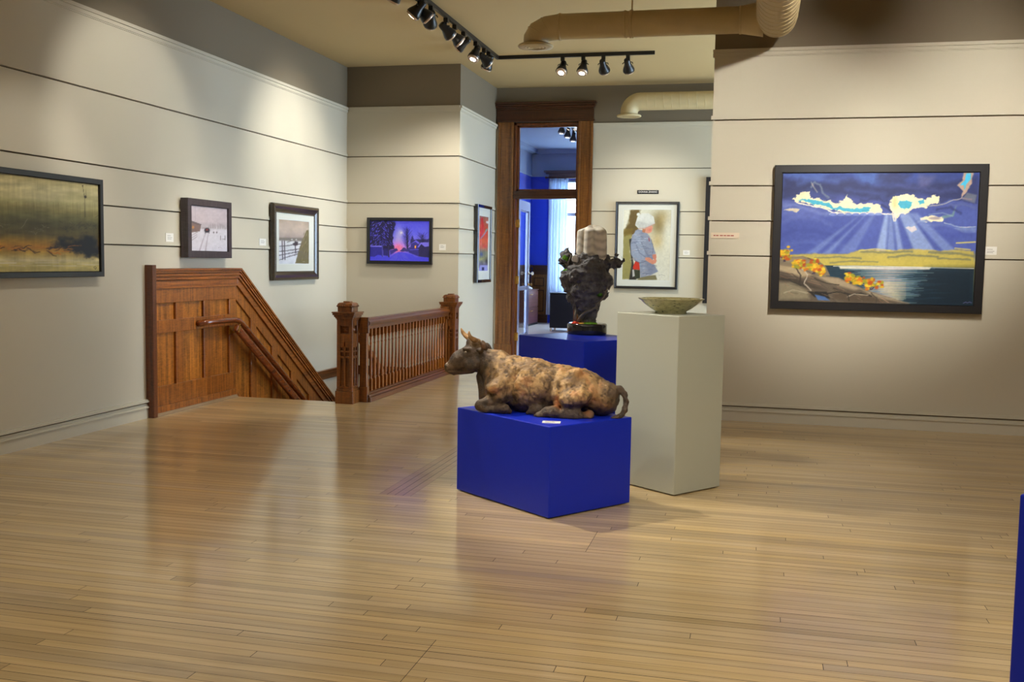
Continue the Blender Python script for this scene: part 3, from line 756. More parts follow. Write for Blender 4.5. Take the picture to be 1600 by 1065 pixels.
# ------------------------------------------------------------------ track lights
tz = 3.895
tr = thing('light_track', 'black ceiling light track turning a corner toward the doorway', 'light track', (0,0,0))
mb = MB(); mb.box(-3.137, 2.0, tz-.018, -3.103, 11.94, ZC); mb.build('long_rail', M['blackm'], tr)
mb = MB(); mb.box(-3.137, 11.905, tz-.018, -1.229, 11.94, ZC); mb.build('cross_rail', M['blackm'], tr)
SPOTS = []
def head(px, py, aim, power, size, label, grp, par, blend=1., col=(1, .945, .84), z=tz):
    """one gimbal lamp hanging under the track at px,py, its shade turned to aim"""
    t = thing('track_spotlight', label, 'track light', (px, py, z-.018), 0, grp)
    a = Vector((0, 0, -.115)); d = (Vector(aim)-Vector((px, py, z-.13))).normalized()
    side = d.cross(Vector((0,0,1))); side = side.normalized() if side.length > .05 else Vector((1,0,0))
    mb = MB(); mb.box(-.022, -.022, -.045, .022, .022, 0); mb.build('adapter', M['blackm'], t)
    mb = MB(); mb.tube([(0,0,-.04), (0,0,-.075), a+side*.0], .008, 8)
    mb.tube([a+side*.062-d*.02, a+side*.055+Vector((0,0,.03)), a*0+Vector((0,0,-.07)), a-side*.055+Vector((0,0,.03)), a-side*.062-d*.02], .005, 8)
    mb.build('yoke', M['blackm'], t)
    mb = MB(); mb.lathe([(.0, -.085), (.030, -.083), (.036, -.07), (.038, -.02), (.046, 0), (.066, .05), (.070, .075), (.066, .077), (.05, .04)], a, 24, axis=d); sh = mb.build('shade', M['blackm'], t)
    mb = MB()
    mb.lathe([(.060, .055), (.064, .078), (.060, .094), (.052, .096)], a, 24, axis=d); mb.build('lamp_rim', M['rim'], t)
    mb = MB(); mb.lathe([(0, .099), (.03, .097), (.053, .092), (.053, .088), (0, .088)], a, 24, axis=d); mb.build('lamp_face', M['bulb'], t)
    if power:
        l = bpy.data.lights.new('track_lamp', 'SPOT'); l.energy = power; l.spot_size = math.radians(size); l.spot_blend = blend; l.color = col; l.shadow_soft_size = .06
        o = bpy.data.objects.new('track_lamp', l); C.objects.link(o); o.parent = t; o.location = a+d*.115
        o.rotation_euler = d.to_track_quat('-Z', 'Y').to_euler()
    return t
G1 = 'lamps on the long track'; G2 = 'lamps on the cross track'
HEADS_A = [  # y on the long track, aim, power, cone, label
    (8.98, (XL, 8.8, 1.5), 50, 60, 'track light highest in view on the long track, shade turned to the left wall'),
    (9.10, (-1.0, 10.6, 1.4), 60, 60, 'track light overlapping the highest one, shade facing down to the right'),
    (9.36, (-4.5, YB, 1.45), 210, 56, 'track light with its dark shade pointing left, third along the long track'),
    (9.84, (-1.0, 13.0, 1.0), 60, 50, 'track light with lit face to the right, fourth along the long track'),
    (10.14, (-.6, 11.5, 1.2), 70, 50, 'track light with lit face to the right, just before the middle of the long track'),
    (10.46, (XL, 10.70, 2.50), 250, 68, 'track light with a pale lower rim pointing straight down the left side'),
    (10.94, (-3.9, 9.4, .4), 60, 60, 'track light glaring toward the camera near the end of the long track'),
    (11.30, (-1.2, 13.6, 1.7), 35, 60, 'track light with lit face right above the track corner'),
    (11.50, (-4.6, YB, 1.1), 150, 84, 'lowest track light, hanging dark right at the track corner'),
]
for y, aim, pw, sz, lab in HEADS_A: head(-3.12, y, aim, pw, sz, lab, G1, tr)
for x, aim, pw, sz, lab in (
    (-2.32, (-2.6, 9.6, .4), 70, 60, 'track light with a starry glare, left end of the cross track'),
    (-2.07, (-2.4, 10.4, .2), 70, 60, 'track light tilted left, second along the cross track'),
    (-1.83, (-1.6, YD, 2.0), 105, 56, 'track light pointing down, third along the cross track'),
    (-1.54, (-1.3, YD, 1.7), 105, 56, 'track light pointing down, right end of the cross track')):
    head(x, 11.92, aim, pw, sz, lab, G2, tr)
# lamps of the same track that are above the picture's edge, and an added second track over the right side of the room
# ------------------------------------------------------------------ plinths
def plinth(label, x, y, rot, w, d, h, mat, gap=.006):
    """front corner at x,y; w along the left-hand side, d along the right-hand side"""
    mb = MB(); mb.mi = 0; mb.box(0, 0, gap, d, w, h)
    o = mb.build('plinth', [mat], None, (x, y, 0), rot, bevel=.006, segs=3)
    m2 = MB(); m2.box(.02, .02, 0, d-.02, w-.02, gap+.002); b = m2.build('recessed_base', M['dark'], o)
    return tag(o, label, 'plinth')
plinth('low wide blue plinth carrying the bronze cow', -1.085, 5.428, .92, .885, .653, .528, M['blue'])
plinth('tall pale grey-green pedestal carrying the speckled bowl', -.447, 6.214, .92, .535, .443, 1.127, M['grey'])
plinth('blue plinth behind the cow carrying the rock and crystal sculpture', -1.18, 7.08, .92, .74, .68, .88, M['blue'])
pr = plinth('dark blue plinth cut off by the right edge of the picture', .650, 2.645, -.6, .5, .5, .90, M['blue'])

# card lying on the cow's plinth
mb = MB(); mb.mi = 0; mb.box(-.052, -.034, 0, .052, .034, .003); mb.mi = 1
for k, w in enumerate((.05, .07, .06)): mb.box(-.038, .012-k*.013, .0028, -.038+w, .016-k*.013, .0034)
tag(mb.build('label_card', [M['white'], M['ink']], None, (-1.11, 5.585, .528), .12), 'small white card lying flat on the blue plinth below the cow', 'label card')

# ------------------------------------------------------------------ bowl
def bowl_mat():
    m, nt, p = newmat('speckled_glaze'); tc = node(nt, 'ShaderNodeTexCoord')
    n = node(nt, 'ShaderNodeTexNoise'); n.inputs['Scale'].default_value = 34; n.inputs['Detail'].default_value = 4; n.inputs['Roughness'].default_value = .65
    mp = node(nt, 'ShaderNodeMapping'); mp.inputs['Scale'].default_value = (1, 1, 1.8); nt.links.new(tc.outputs['Object'], mp.inputs['Vector']); nt.links.new(mp.outputs['Vector'], n.inputs['Vector'])
    r = node(nt, 'ShaderNodeValToRGB'); e = r.color_ramp.elements; e[0].position = .33; e[0].color = (*rgb(78, 78, 62), 1); e[1].position = .42; e[1].color = (*rgb(164, 160, 112), 1)
    x = e.new(.75); x.color = (*rgb(200, 190, 138), 1)
    nt.links.new(n.outputs['Fac'], r.inputs['Fac']); nt.links.new(r.outputs['Color'], p.inputs['Base Color'])
    p.inputs['Roughness'].default_value = .12; p.inputs['Coat Weight'].default_value = .6
    return m
mb = MB(); mb.lathe([(0, .004), (.098, .004), (.100, 0), (.104, .002), (.100, .014), (.135, .034), (.172, .062), (.198, .086), (.213, .0945), (.2145, .098), (.208, .099), (.190, .088), (.150, .055), (.095, .026), (.04, .018), (0, .017)], (0,0,0), 64)
tag(mb.build('bowl', bowl_mat(), None, (-.526, 6.552, 1.127)), 'wide shallow olive-glazed bowl with dark speckles on the grey pedestal', 'bowl')

# ------------------------------------------------------------------ implicit surfaces
class SDF:
    def __init__(s, lo, hi, h):
        s.lo = np.array(lo, np.float32); s.n = [int((b-a)/h)+1 for a, b in zip(lo, hi)]; s.h = h
        ax = [np.float32(l)+np.arange(n, dtype=np.float32)*np.float32(h) for l, n in zip(lo, s.n)]
        s.X, s.Y, s.Z = np.meshgrid(*ax, indexing='ij'); s.f = np.full(s.X.shape, 9., np.float32)
    def _sub(s, lo, hi, pad):
        sl = []
        for k in range(3):
            a = max(0, int((lo[k]-pad-s.lo[k])/s.h)); b = min(s.n[k], int((hi[k]+pad-s.lo[k])/s.h)+2)
            sl.append(slice(a, max(b, a)))
        return tuple(sl)
    def merge(s, sl, g, k):
        f = s.f[sl]
        if k > 0:
            h = np.clip(.5+.5*(f-g)/k, 0, 1); s.f[sl] = f*(1-h)+g*h - k*h*(1-h)
        else: s.f[sl] = np.minimum(f, g)
    def cone(s, a, b, ra, rb, k=.02, ys=1.):
        a, b = np.array(a, float), np.array(b, float); R = max(ra, rb)
        sl = s._sub(np.minimum(a, b), np.maximum(a, b), R*1.1+2.2*k+.02)
        X, Y, Z = s.X[sl]-a[0], (s.Y[sl]-a[1])*ys, s.Z[sl]-a[2]
        d = b-a; d = d*np.array([1, ys, 1]); L2 = (d*d).sum()+1e-12
        t = np.clip((X*d[0]+Y*d[1]+Z*d[2])/L2, 0, 1)
        g = np.sqrt((X-t*d[0])**2+(Y-t*d[1])**2+(Z-t*d[2])**2)-(ra+(rb-ra)*t)
        s.merge(sl, g.astype(np.float32), k)
    def ell(s, c, r, k=.02, rot=0.):
        """ellipsoid, rot turns it about Y"""
        c = np.array(c, float); r = np.array(r, float); R = r.max()
        sl = s._sub(c-R, c+R, 2.2*k+.02)
        X, Y, Z = s.X[sl]-c[0], s.Y[sl]-c[1], s.Z[sl]-c[2]
        if rot:
            q, w = math.cos(rot), math.sin(rot); X, Z = X*q+Z*w, -X*w+Z*q
        k0 = np.sqrt((X/r[0])**2+(Y/r[1])**2+(Z/r[2])**2); k1 = np.sqrt((X/r[0]**2)**2+(Y/r[1]**2)**2+(Z/r[2]**2)**2)+1e-9
        s.merge(sl, (k0*(k0-1)/k1).astype(np.float32), k)
    def mesh(s):
        """surface nets"""
        f = s.f; ins = f < 0
        nx, ny, nz = f.shape; c = np.zeros((nx-1, ny-1, nz-1), np.int8)
        corners = [(i, j, k) for i in (0,1) for j in (0,1) for k in (0,1)]
        sub = lambda A, o: A[o[0]:nx-1+o[0], o[1]:ny-1+o[1], o[2]:nz-1+o[2]]
        for o in corners: c += sub(ins, o)
        act = (c > 0) & (c < 8); ids = np.full(act.shape, -1, np.int64); ii = np.argwhere(act); ids[act] = np.arange(len(ii))
        acc = np.zeros((len(ii), 3)); cnt = np.zeros(len(ii)); vals = {o: sub(f, o)[act] for o in corners}
        for a in corners:
            for ax in range(3):
                if a[ax]: continue
                b = list(a); b[ax] = 1; b = tuple(b); va, vb = vals[a], vals[b]; m = (va < 0) != (vb < 0)
                t = np.where(m, va/(va-vb+1e-20), 0); p = np.tile(np.array(a, float), (len(ii), 1)); p[:, ax] = t
                acc[m] += p[m]; cnt[m] += 1
        V = s.lo+(ii+acc/cnt[:, None])*s.h; F = []
        for ax in range(3):
            o1, o2 = [(1,2),(2,0),(0,1)][ax]
            sl0 = [slice(None)]*3; sl1 = [slice(None)]*3; sl0[ax] = slice(0, -1); sl1[ax] = slice(1, None)
            A, B = ins[tuple(sl0)], ins[tuple(sl1)]
            for flip, m in ((False, A & ~B), (True, ~A & B)):
                e = np.argwhere(m); e = e[(e[:, o1] > 0) & (e[:, o2] > 0) & (e[:, o1] < f.shape[o1]-1) & (e[:, o2] < f.shape[o2]-1)]
                q = []
                for d1, d2 in ((0,0),(1,0),(1,1),(0,1)):
                    w = e.copy(); w[:, o1] -= d1; w[:, o2] -= d2; q.append(ids[w[:,0], w[:,1], w[:,2]])
                q = np.stack(q if not flip else q[::-1], -1); F.append(q)
        return V, np.concatenate(F)

# ------------------------------------------------------------------ the bronze cow
K = .00125
def cp(zx, zy, Y=0):
    """side-view sketch units to metres: x along the body, z above the plinth"""
    X = zx-560
    return (X*K, Y*K, (458-.135*Y+.032*X-zy)*K)
S = SDF((-.66, -.27, -.02), (.60, .24, .56), .0048)
def cone(a, b, ra, rb, k=.018, ys=1.): S.cone(cp(*a), cp(*b), ra*K, rb*K, k, ys)
def ell(c, r, k=.02, rot=0.): S.ell(cp(*c), [v*K for v in r], k, rot)
# trunk
ell((520,335,0), (190,122,134), .0); ell((385,326,0), (105,116,124), .03); ell((660,340,0), (150,118,112), .03)
ell((775,352,0), (105,112,100), .03); ell((872,385,0), (85,88,86), .03)
for a, b, r in (((330,190,0),(430,200,0),16), ((430,200,0),(560,222,0),16), ((560,222,0),(660,246,0),15), ((660,246,0),(750,266,0),16), ((750,266,0),(850,306,0),16), ((850,306,0),(925,344,0),16)): cone(a, b, r, r, .03)
cone((735,272,-62), (765,262,-58), 24, 20, .018); cone((745,272,62), (770,262,58), 24, 20, .022)
cone((905,350,-34), (935,362,-28), 26, 22, .02); cone((905,350,34), (935,362,28), 26, 22, .02)
cone((750,275,-60), (720,330,-92), 18, 24, .025); cone((735,330,-92), (672,372,-108), 22, 30, .025)   # ridge from hip bone to stifle
# neck, dewlap
cone((392,282,0), (272,205,0), 102, 58, .03, 1.15); cone((300,190,0), (360,190,0), 34, 34, .02, 1.3)
cone((252,285,0), (290,390,0), 18, 34, .03, 1.3); cone((290,390,0),(330,420,0), 34, 36, .03)
# head
cone((222,182,0), (150,215,0), 66, 52, .012, 1.45); cone((150,215,0), (106,243,0), 50, 32, .02, 1.3); cone((112,247,0), (94,246,0), 31, 28, .012, 1.05)
cone((205,245,0), (118,268,0), 30, 15, .02, 1.4); cone((232,128,0), (205,118,0), 34, 26, .02, 1.2)
cone((236,122,-20), (236,122,20), 20, 20, .014)
cone((180,153,-38), (206,155,-41), 9, 10, .016); cone((180,153,38), (206,155,41), 9, 10, .016)
ell((192,170,-48), (10,7,8), .003); ell((192,170,48), (10,7,8), .003)
ell((225,232,-40), (40,20,34), .02); ell((225,232,40), (40,20,34), .02)
ell((82,238,-18), (9,9,11), .008); ell((82,238,18), (9,9,11), .008)
# ears
ell((292,140,-66), (15,12,30), .006, .45); ell((270,160,-54), (22,12,12), .012); ell((276,140,62), (13,24,26), .010, .5); ell((258,160,52), (22,12,12), .016)
# front legs
ell((372,335,-78), (62,96,46), .04, .25); cone((392,392,-104), (298,432,-116), 38, 26, .035)
cone((292,434,-118), (330,452,-124), 27, 20, .012); cone((330,450,-124), (395,452,-128), 19, 18, .014); cone((392,446,-130), (420,446,-130), 23, 25, .012); cone((415,448,-130), (445,458,-128), 24, 13, .010)
ell((360,340,82), (58,95,46), .03, .25); cone((340,380,95), (240,432,105), 40, 27, .022); cone((236,436,105), (330,455,110), 25, 18, .014)
# near hind leg, folded under
ell((765,385,-92), (92,100,52), .03, .3); cone((720,395,-122), (770,470,-128), 44, 36, .03); cone((830,480,-112), (760,478,-132), 24, 36, .02)
cone((765,470,-140), (680,462,-150), 36, 32, .02); cone((680,462,-150), (635,462,-152), 31, 28, .016); cone((638,462,-152), (600,480,-156), 26, 24, .012); cone((604,482,-158), (562,500,-160), 24, 12, .010)
cone((628,490,-150), (612,500,-150), 12, 9, .008)
# far hind foot showing beside it
cone((610,440,-70), (560,452,-92), 26, 26, .016); cone((556,452,-96), (530,472,-100), 24, 15, .010)
# udder
ell((688,420,-112), (32,24,24), .010); ell((828,462,-106), (24,18,18), .012)
# tail, curving round behind the rump
tl = [(925,335,0,19), (958,342,-6,17), (982,364,-16,15), (996,400,-28,14), (992,440,-46,14), (972,472,-66,13), (938,492,-88,14), (890,500,-112,15), (835,500,-130,12)]
for a, b in zip(tl, tl[1:]): cone(a[:3], b[:3], a[3], b[3], .008)
# modelled clay surface
def groove(pts, depth, wd):
    """a soft furrow along a line on the near flank"""
    P = [np.array(cp(*p)) for p in pts]; sl = S._sub(np.min(P, 0), np.max(P, 0), wd*K*3); X, Y, Z = S.X[sl], S.Y[sl], S.Z[sl]; d2 = np.full(X.shape, 9., np.float32)
    for a, b in zip(P, P[1:]):
        v = b-a; t = np.clip(((X-a[0])*v[0]+(Z-a[2])*v[2])/(v[0]**2+v[2]**2), 0, 1); d2 = np.minimum(d2, (X-a[0]-t*v[0])**2+(Z-a[2]-t*v[2])**2)
    S.f[sl] += depth*K*np.exp(-d2/(wd*K)**2)*(Y < -.02)
groove([(470,255,-130),(448,320,-130),(452,400,-130)], 13, 16); groove([(350,270,-110),(338,340,-110),(352,400,-110)], 9, 14); groove([(655,290,-120),(640,350,-120),(600,420,-120)], 10, 15)
groove([(690,345,-130),(680,400,-130),(700,440,-140)], 12, 12); groove([(300,170,-70),(320,240,-80),(310,330,-80)], 7, 14); groove([(820,320,-110),(835,390,-110),(800,450,-120)], 8, 14)
groove([(100,262,-30),(140,262,-40),(175,258,-50)], 5, 5); groove([(265,200,-60),(262,250,-60),(240,280,-50)], 7, 10); groove([(560,250,-130),(545,330,-140),(560,420,-130)], 4, 12)
near = np.abs(S.f) < .022; nx, ny, nz_ = S.X[near], S.Y[near], S.Z[near]
body = np.clip((nx+.30)*9, .35, 1)
S.f[near] += ((fbm(nx*34, ny*34, nz_*34, 2, 5)-.5)*.011+(fbm(nx*85, ny*85, nz_*85, 2, 15)-.5)*.008)*body+(fbm(nx*9, ny*9, nz_*12, 2, 9)-.5)*.010
S.f = np.maximum(S.f, -S.Z)
V, F = S.mesh()
x, y, z = V[:, 0], V[:, 1], V[:, 2]
zx = x/K+560
n1 = fbm(x*14, y*14, z*14, 4, 21); n2 = fbm(x*40, y*40, z*40, 3, 31); pit = fbm(x*34, y*34, z*34, 2, 5)*.55+fbm(x*85, y*85, z*85, 2, 15)*.45
tan_, gold, brn, dk, org = [np.array(rgb(*c)) for c in ((186,150,102), (214,172,108), (112,86,60), (44,40,37), (206,136,80))]
sm = lambda a, lo, hi: np.clip((a-lo)/(hi-lo), 0, 1)
col = tan_[None]*(1-n1[:, None])+gold[None]*n1[:, None]
w = sm(n1+.5*n2, .62, .92)[:, None]; col = col*(1-.75*w)+brn*.75*w
w = sm(n2, .52, .74)[:, None]; col = col*(1-.35*w)+brn*.35*w
w = sm(pit, .50, .66)[:, None]; col = col*(1-.75*w)+np.array(rgb(70,54,40))*.75*w; cav = sm(pit, .48, .62)[:, None]  # darker tone where the surface noise sinks in
w = sm(.36-n1+.2*n2, .04, .16)[:, None]*.4; col = col*(1-w)+org*w
head_ = sm(335-zx+60*(n1-.5)-60*sm(z, .12, .0)[...], -30, 45); low = sm(.10-z+.06*(n1-.5), -.02, .05); top_ = sm(z-(.36-.00012*(zx-430))+.03*(n1-.5), -.01, .02)*(zx < 620)  # darker tones on head, spine, rump and legs, and towards the ground
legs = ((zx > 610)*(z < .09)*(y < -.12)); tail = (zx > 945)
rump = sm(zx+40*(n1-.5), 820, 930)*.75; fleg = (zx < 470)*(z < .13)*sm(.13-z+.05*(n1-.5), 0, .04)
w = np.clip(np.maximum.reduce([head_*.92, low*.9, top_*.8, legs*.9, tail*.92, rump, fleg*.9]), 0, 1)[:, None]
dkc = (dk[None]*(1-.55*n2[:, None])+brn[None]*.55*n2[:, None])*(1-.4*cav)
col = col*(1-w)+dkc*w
for c, r, cc, am in ((cp(688,420,-130), .048, org, .85), (cp(828,462,-122), .030, org*.6, .75), (cp(192,170,-55), .0115, np.array(rgb(190,175,145)), .9), (cp(95,238,-10), .045, np.array(rgb(150,120,86)), .5),
                     (cp(78,240,-22), .014, np.array(rgb(20,18,16)), 1.), (cp(288,142,-90), .03, np.array(rgb(140,98,66)), .6), (cp(240,118,0), .05, np.array(rgb(200,158,96)), .6), (cp(780,262,-60), .05, org*.9, .5)):
    d = np.sqrt(((V-np.array(c))**2).sum(1)); w = (np.clip(1.4-d/r*1.2, 0, 1)*am)[:, None]; col = col*(1-w)+cc*w
CX, CY, CR = -1.266, 5.972, -.02
cow = mesh_np('cow_sculpture', V, F, vcol('mottled_bronze', .45, 1., 60, .2, .5), None, (CX, CY, .528), CR, col=col)
tag(cow, 'bronze sculpture of a horned cow lying on the low blue plinth', 'sculpture')
hm = vcol('horn', .35); hm = plain('horn', rgb(168, 128, 80), .35, noise=.35, nscale=18)
for pts, rads in (([(214,108,14),(186,96,26),(162,80,36),(146,62,40),(139,44,38)], (15,14,12,9,3)), ([(240,112,-26),(226,104,-42),(214,92,-52),(210,78,-54),(210,66,-52)], (15,13,10,7,3))):
    mb = MB(); mb.tube([cp(*p) for p in pts], [r*K for r in rads], 12); mb.build('horn', hm, cow)

# ------------------------------------------------------------------ rock and crystal sculpture
K2 = .00106
def rp(zx, zy, Y=0): return ((zx-465)*K2, Y*K2, (880-zy)*K2)
rs = thing('rock_sculpture', 'black rock sculpture topped by a large banded crystal on a round black base', 'sculpture', (-1.285, 7.84, .88), -.1)
rb = .158
mb = MB(); mb.lathe([(rb-.012, 0), (rb-.003, .004), (rb, .014), (rb, .074), (rb-.004, .083), (rb-.012, .087), (0, .087)], (0,0,0), 48); mb.build('base', plain('black_stone', rgb(26, 28, 30), .12, coat=.5), rs)
S = SDF((-.28, -.22, .07), (.32, .22, .70), .0058)
def cone(a, b, ra, rb_, k=.02): S.cone(rp(*a), rp(*b), ra*K2, rb_*K2, k)
cone((478,800,0), (470,730,0), 44, 52, .0); cone((470,730,0), (455,640,0), 55, 88, .03); cone((455,640,0), (455,540,0), 95, 128, .03); cone((455,540,0), (460,430,0), 128, 142, .03); cone((460,430,0), (470,400,0), 144, 138, .03)
cone((360,600,-30), (330,460,-20), 40, 62, .02); cone((330,460,-20), (330,410,0), 62, 44, .02); cone((560,600,0), (590,470,10), 40, 52, .02)
cone((340,370,10), (290,335,5), 40, 42, .015); cone((300,330,0), (305,275,0), 40, 26, .012); cone((375,300,0), (372,262,0), 26, 10, .01); cone((280,305,0), (275,290,0), 26, 20, .01)
cone((590,360,0), (660,350,0), 40, 38, .015); cone((660,350,0), (692,328,0), 38, 30, .012); cone((692,328,0), (690,298,0), 26, 18, .01)
cone((430,352,-60), (540,345,-70), 22, 22, .02); cone((575,335,0), (600,318,0), 30, 22, .02)
N1 = fbm(S.X*16, S.Y*16, S.Z*20, 4, 3); N2 = fbm(S.X*45, S.Y*45, S.Z*45, 3, 8)
ridge = np.abs(N1-.5)*2
S.f = S.f+(N1-.5)*.060+(N2-.5)*.034+.0028*np.sin(S.Z*130+9*N1)-(.35-ridge).clip(0)*.035
S.f = S.f + np.clip(.020-np.abs((S.Z-.30-.02*np.sin(S.X*30))-.0), 0, .02)*.55
S.f = np.maximum(S.f, .080-S.Z)
V, F = S.mesh(); n = fbm(V[:,0]*30, V[:,1]*30, V[:,2]*30, 3, 4)[:, None]
col = np.array(rgb(36,36,38))[None]*(1-n)+np.array(rgb(126,126,130))[None]*n
mesh_np('rock', V, F, vcol('black_rock', .42, 1., 70), rs, col=col)
# crystal: a fluted, lobed column of banded quartz
n, m = 96, 70; th = np.linspace(0, 2*PI, n, endpoint=False); zz = np.linspace(0, 1, m); T, Z = np.meshgrid(th, zz)
def lobes(t): 
    r = np.zeros_like(t)
    for cx_, cy_, rr_ in ((-54, 0, 58), (58, -8, 60), (2, 52, 60), (4, -52, 46)):
        b = cx_*np.cos(t)+cy_*np.sin(t); q = rr_**2-(cx_**2+cy_**2)+b**2; r = np.maximum(r, np.where(q > 0, b+np.sqrt(np.maximum(q, 0)), 0))
    return r
topc = 1-np.clip((Z-.80)/.2, 0, 1)**2.6*.62
r_ = lobes(T)*K2*topc*(1.0+.05*np.sin(Z*2.4))*(1.02-.10*Z)
zc = .555+Z*.305*(1+.0*Z)-.02*np.clip((Z-.85)/.15, 0, 1)*(np.abs(np.sin(T*1.5)))
Vc = np.stack([.020+r_*np.cos(T), r_*np.sin(T), zc], -1).reshape(-1, 3)
ids = np.arange(n*m).reshape(m, n); nx_ = np.roll(ids, -1, 1)
Fc = np.stack([ids[:-1], nx_[:-1], nx_[1:], ids[1:]], -1).reshape(-1, 4)
Vc = np.concatenate([Vc, [[.020, 0, .555+.305]]]); tp = len(Vc)-1
Fc = np.concatenate([Fc, np.stack([ids[-1], nx_[-1], np.full(n, tp), np.full(n, tp)], -1)[0:0]])
ang = np.arctan2(Vc[:,1], Vc[:,0]-.02)
bands = .5+.5*np.sin((Vc[:,2]*105+2.6*np.abs(np.sin(ang*2.5))+5.5*fbm(Vc[:,0]*14, Vc[:,1]*14, Vc[:,2]*9, 3, 2)+10*Vc[:,0]))
q = np.clip((.66-Vc[:,2])/.1, 0, 1)
b = (np.clip(bands, 0, 1)**1.6*(.35+.45*q))[:, None]; b = np.clip(b+.25*fbm(Vc[:,0]*30, Vc[:,1]*30, Vc[:,2]*60, 3, 6)[:, None]-.1, 0, 1)
colc = np.array(rgb(240,236,224))[None]*(1-b)+np.array(rgb(112,108,100))[None]*b
cm = vcol('banded_quartz', .35, .15, 40, coat=.2)
cry = mesh_np('crystal', Vc, Fc, cm, rs, col=colc)
mb = MB(); r_top = [Vector(Vc[i]) for i in ids[-1]]
vs = [mb.bm.verts.new(p) for p in r_top]; ap = mb.bm.verts.new((.020, 0, .866))
for i in range(n):
    f = mb.bm.faces.new((vs[i], vs[(i+1) % n], ap)); f.smooth = True
mb.build('crystal_tip', plain('pale_quartz', rgb(214,208,194), .35), cry)
mb = MB(); mb.prism([(-.103, .575), (-.056, .565), (-.054, .618), (-.078, .628), (-.105, .610)], 'y', -.125, -.085); mb.build('small_crystal', plain('white_quartz', rgb(228,230,232), .3), rs, bevel=.006)
# silvery roots
mroot = plain('silver_root', rgb(120, 116, 108), .35, .5, noise=.2, nscale=40)
for pts, rads in (([(415,795,-70),(440,752,-86),(480,712,-104),(530,690,-108),(562,668,-106),(556,652,-106),(580,636,-100),(610,600,-90),(622,560,-70),(626,515,-50)], (18,16,13,10,9,8,7,6,5,5)),
                  ([(396,795,-70),(392,740,-76),(394,700,-70),(388,668,-60)], (14,11,8,4)), ([(318,392,-52),(326,350,-56),(338,310,-50),(352,284,-40)], (7,7,6,4))):
    mb = MB(); mb.tube([rp(*p) for p in pts], [r*K2 for r in rads], 12); mb.build('root', mroot, rs)
def moss(c, r, colr, name='moss_patch', seed=1):
    s = SDF([rp(*c)[k]-r[k]*K2*1.35 for k in range(3)], [rp(*c)[k]+r[k]*K2*1.35 for k in range(3)], .004)
    s.ell(rp(*c), [v*K2 for v in r], 0); s.f = s.f+(fbm(s.X*90, s.Y*90, s.Z*90, 3, seed)-.5)*.014
    v, f = s.mesh(); nn = fbm(v[:,0]*120, v[:,1]*120, v[:,2]*120, 2, seed)[:, None]
    mesh_np(name, v, f, vcol('moss', .9), rs, col=np.array(rgb(*colr))[None]*(.6+.8*nn))
moss((294,318,-38), (24,16,26), (92,150,40), seed=2); moss((318,408,-64), (32,16,14), (86,146,38), seed=3); moss((572,580,-62), (22,14,16), (70,120,34), seed=4); moss((510,458,-126), (34,12,10), (66,104,38), seed=5)
moss((505,798,-66), (54,50,13), (100,150,36), seed=6); moss((440,800,-86), (36,24,11), (226,176,70), 'yellow_moss', 7); moss((400,796,-98), (30,18,13), (206,62,36), 'red_moss', 8)
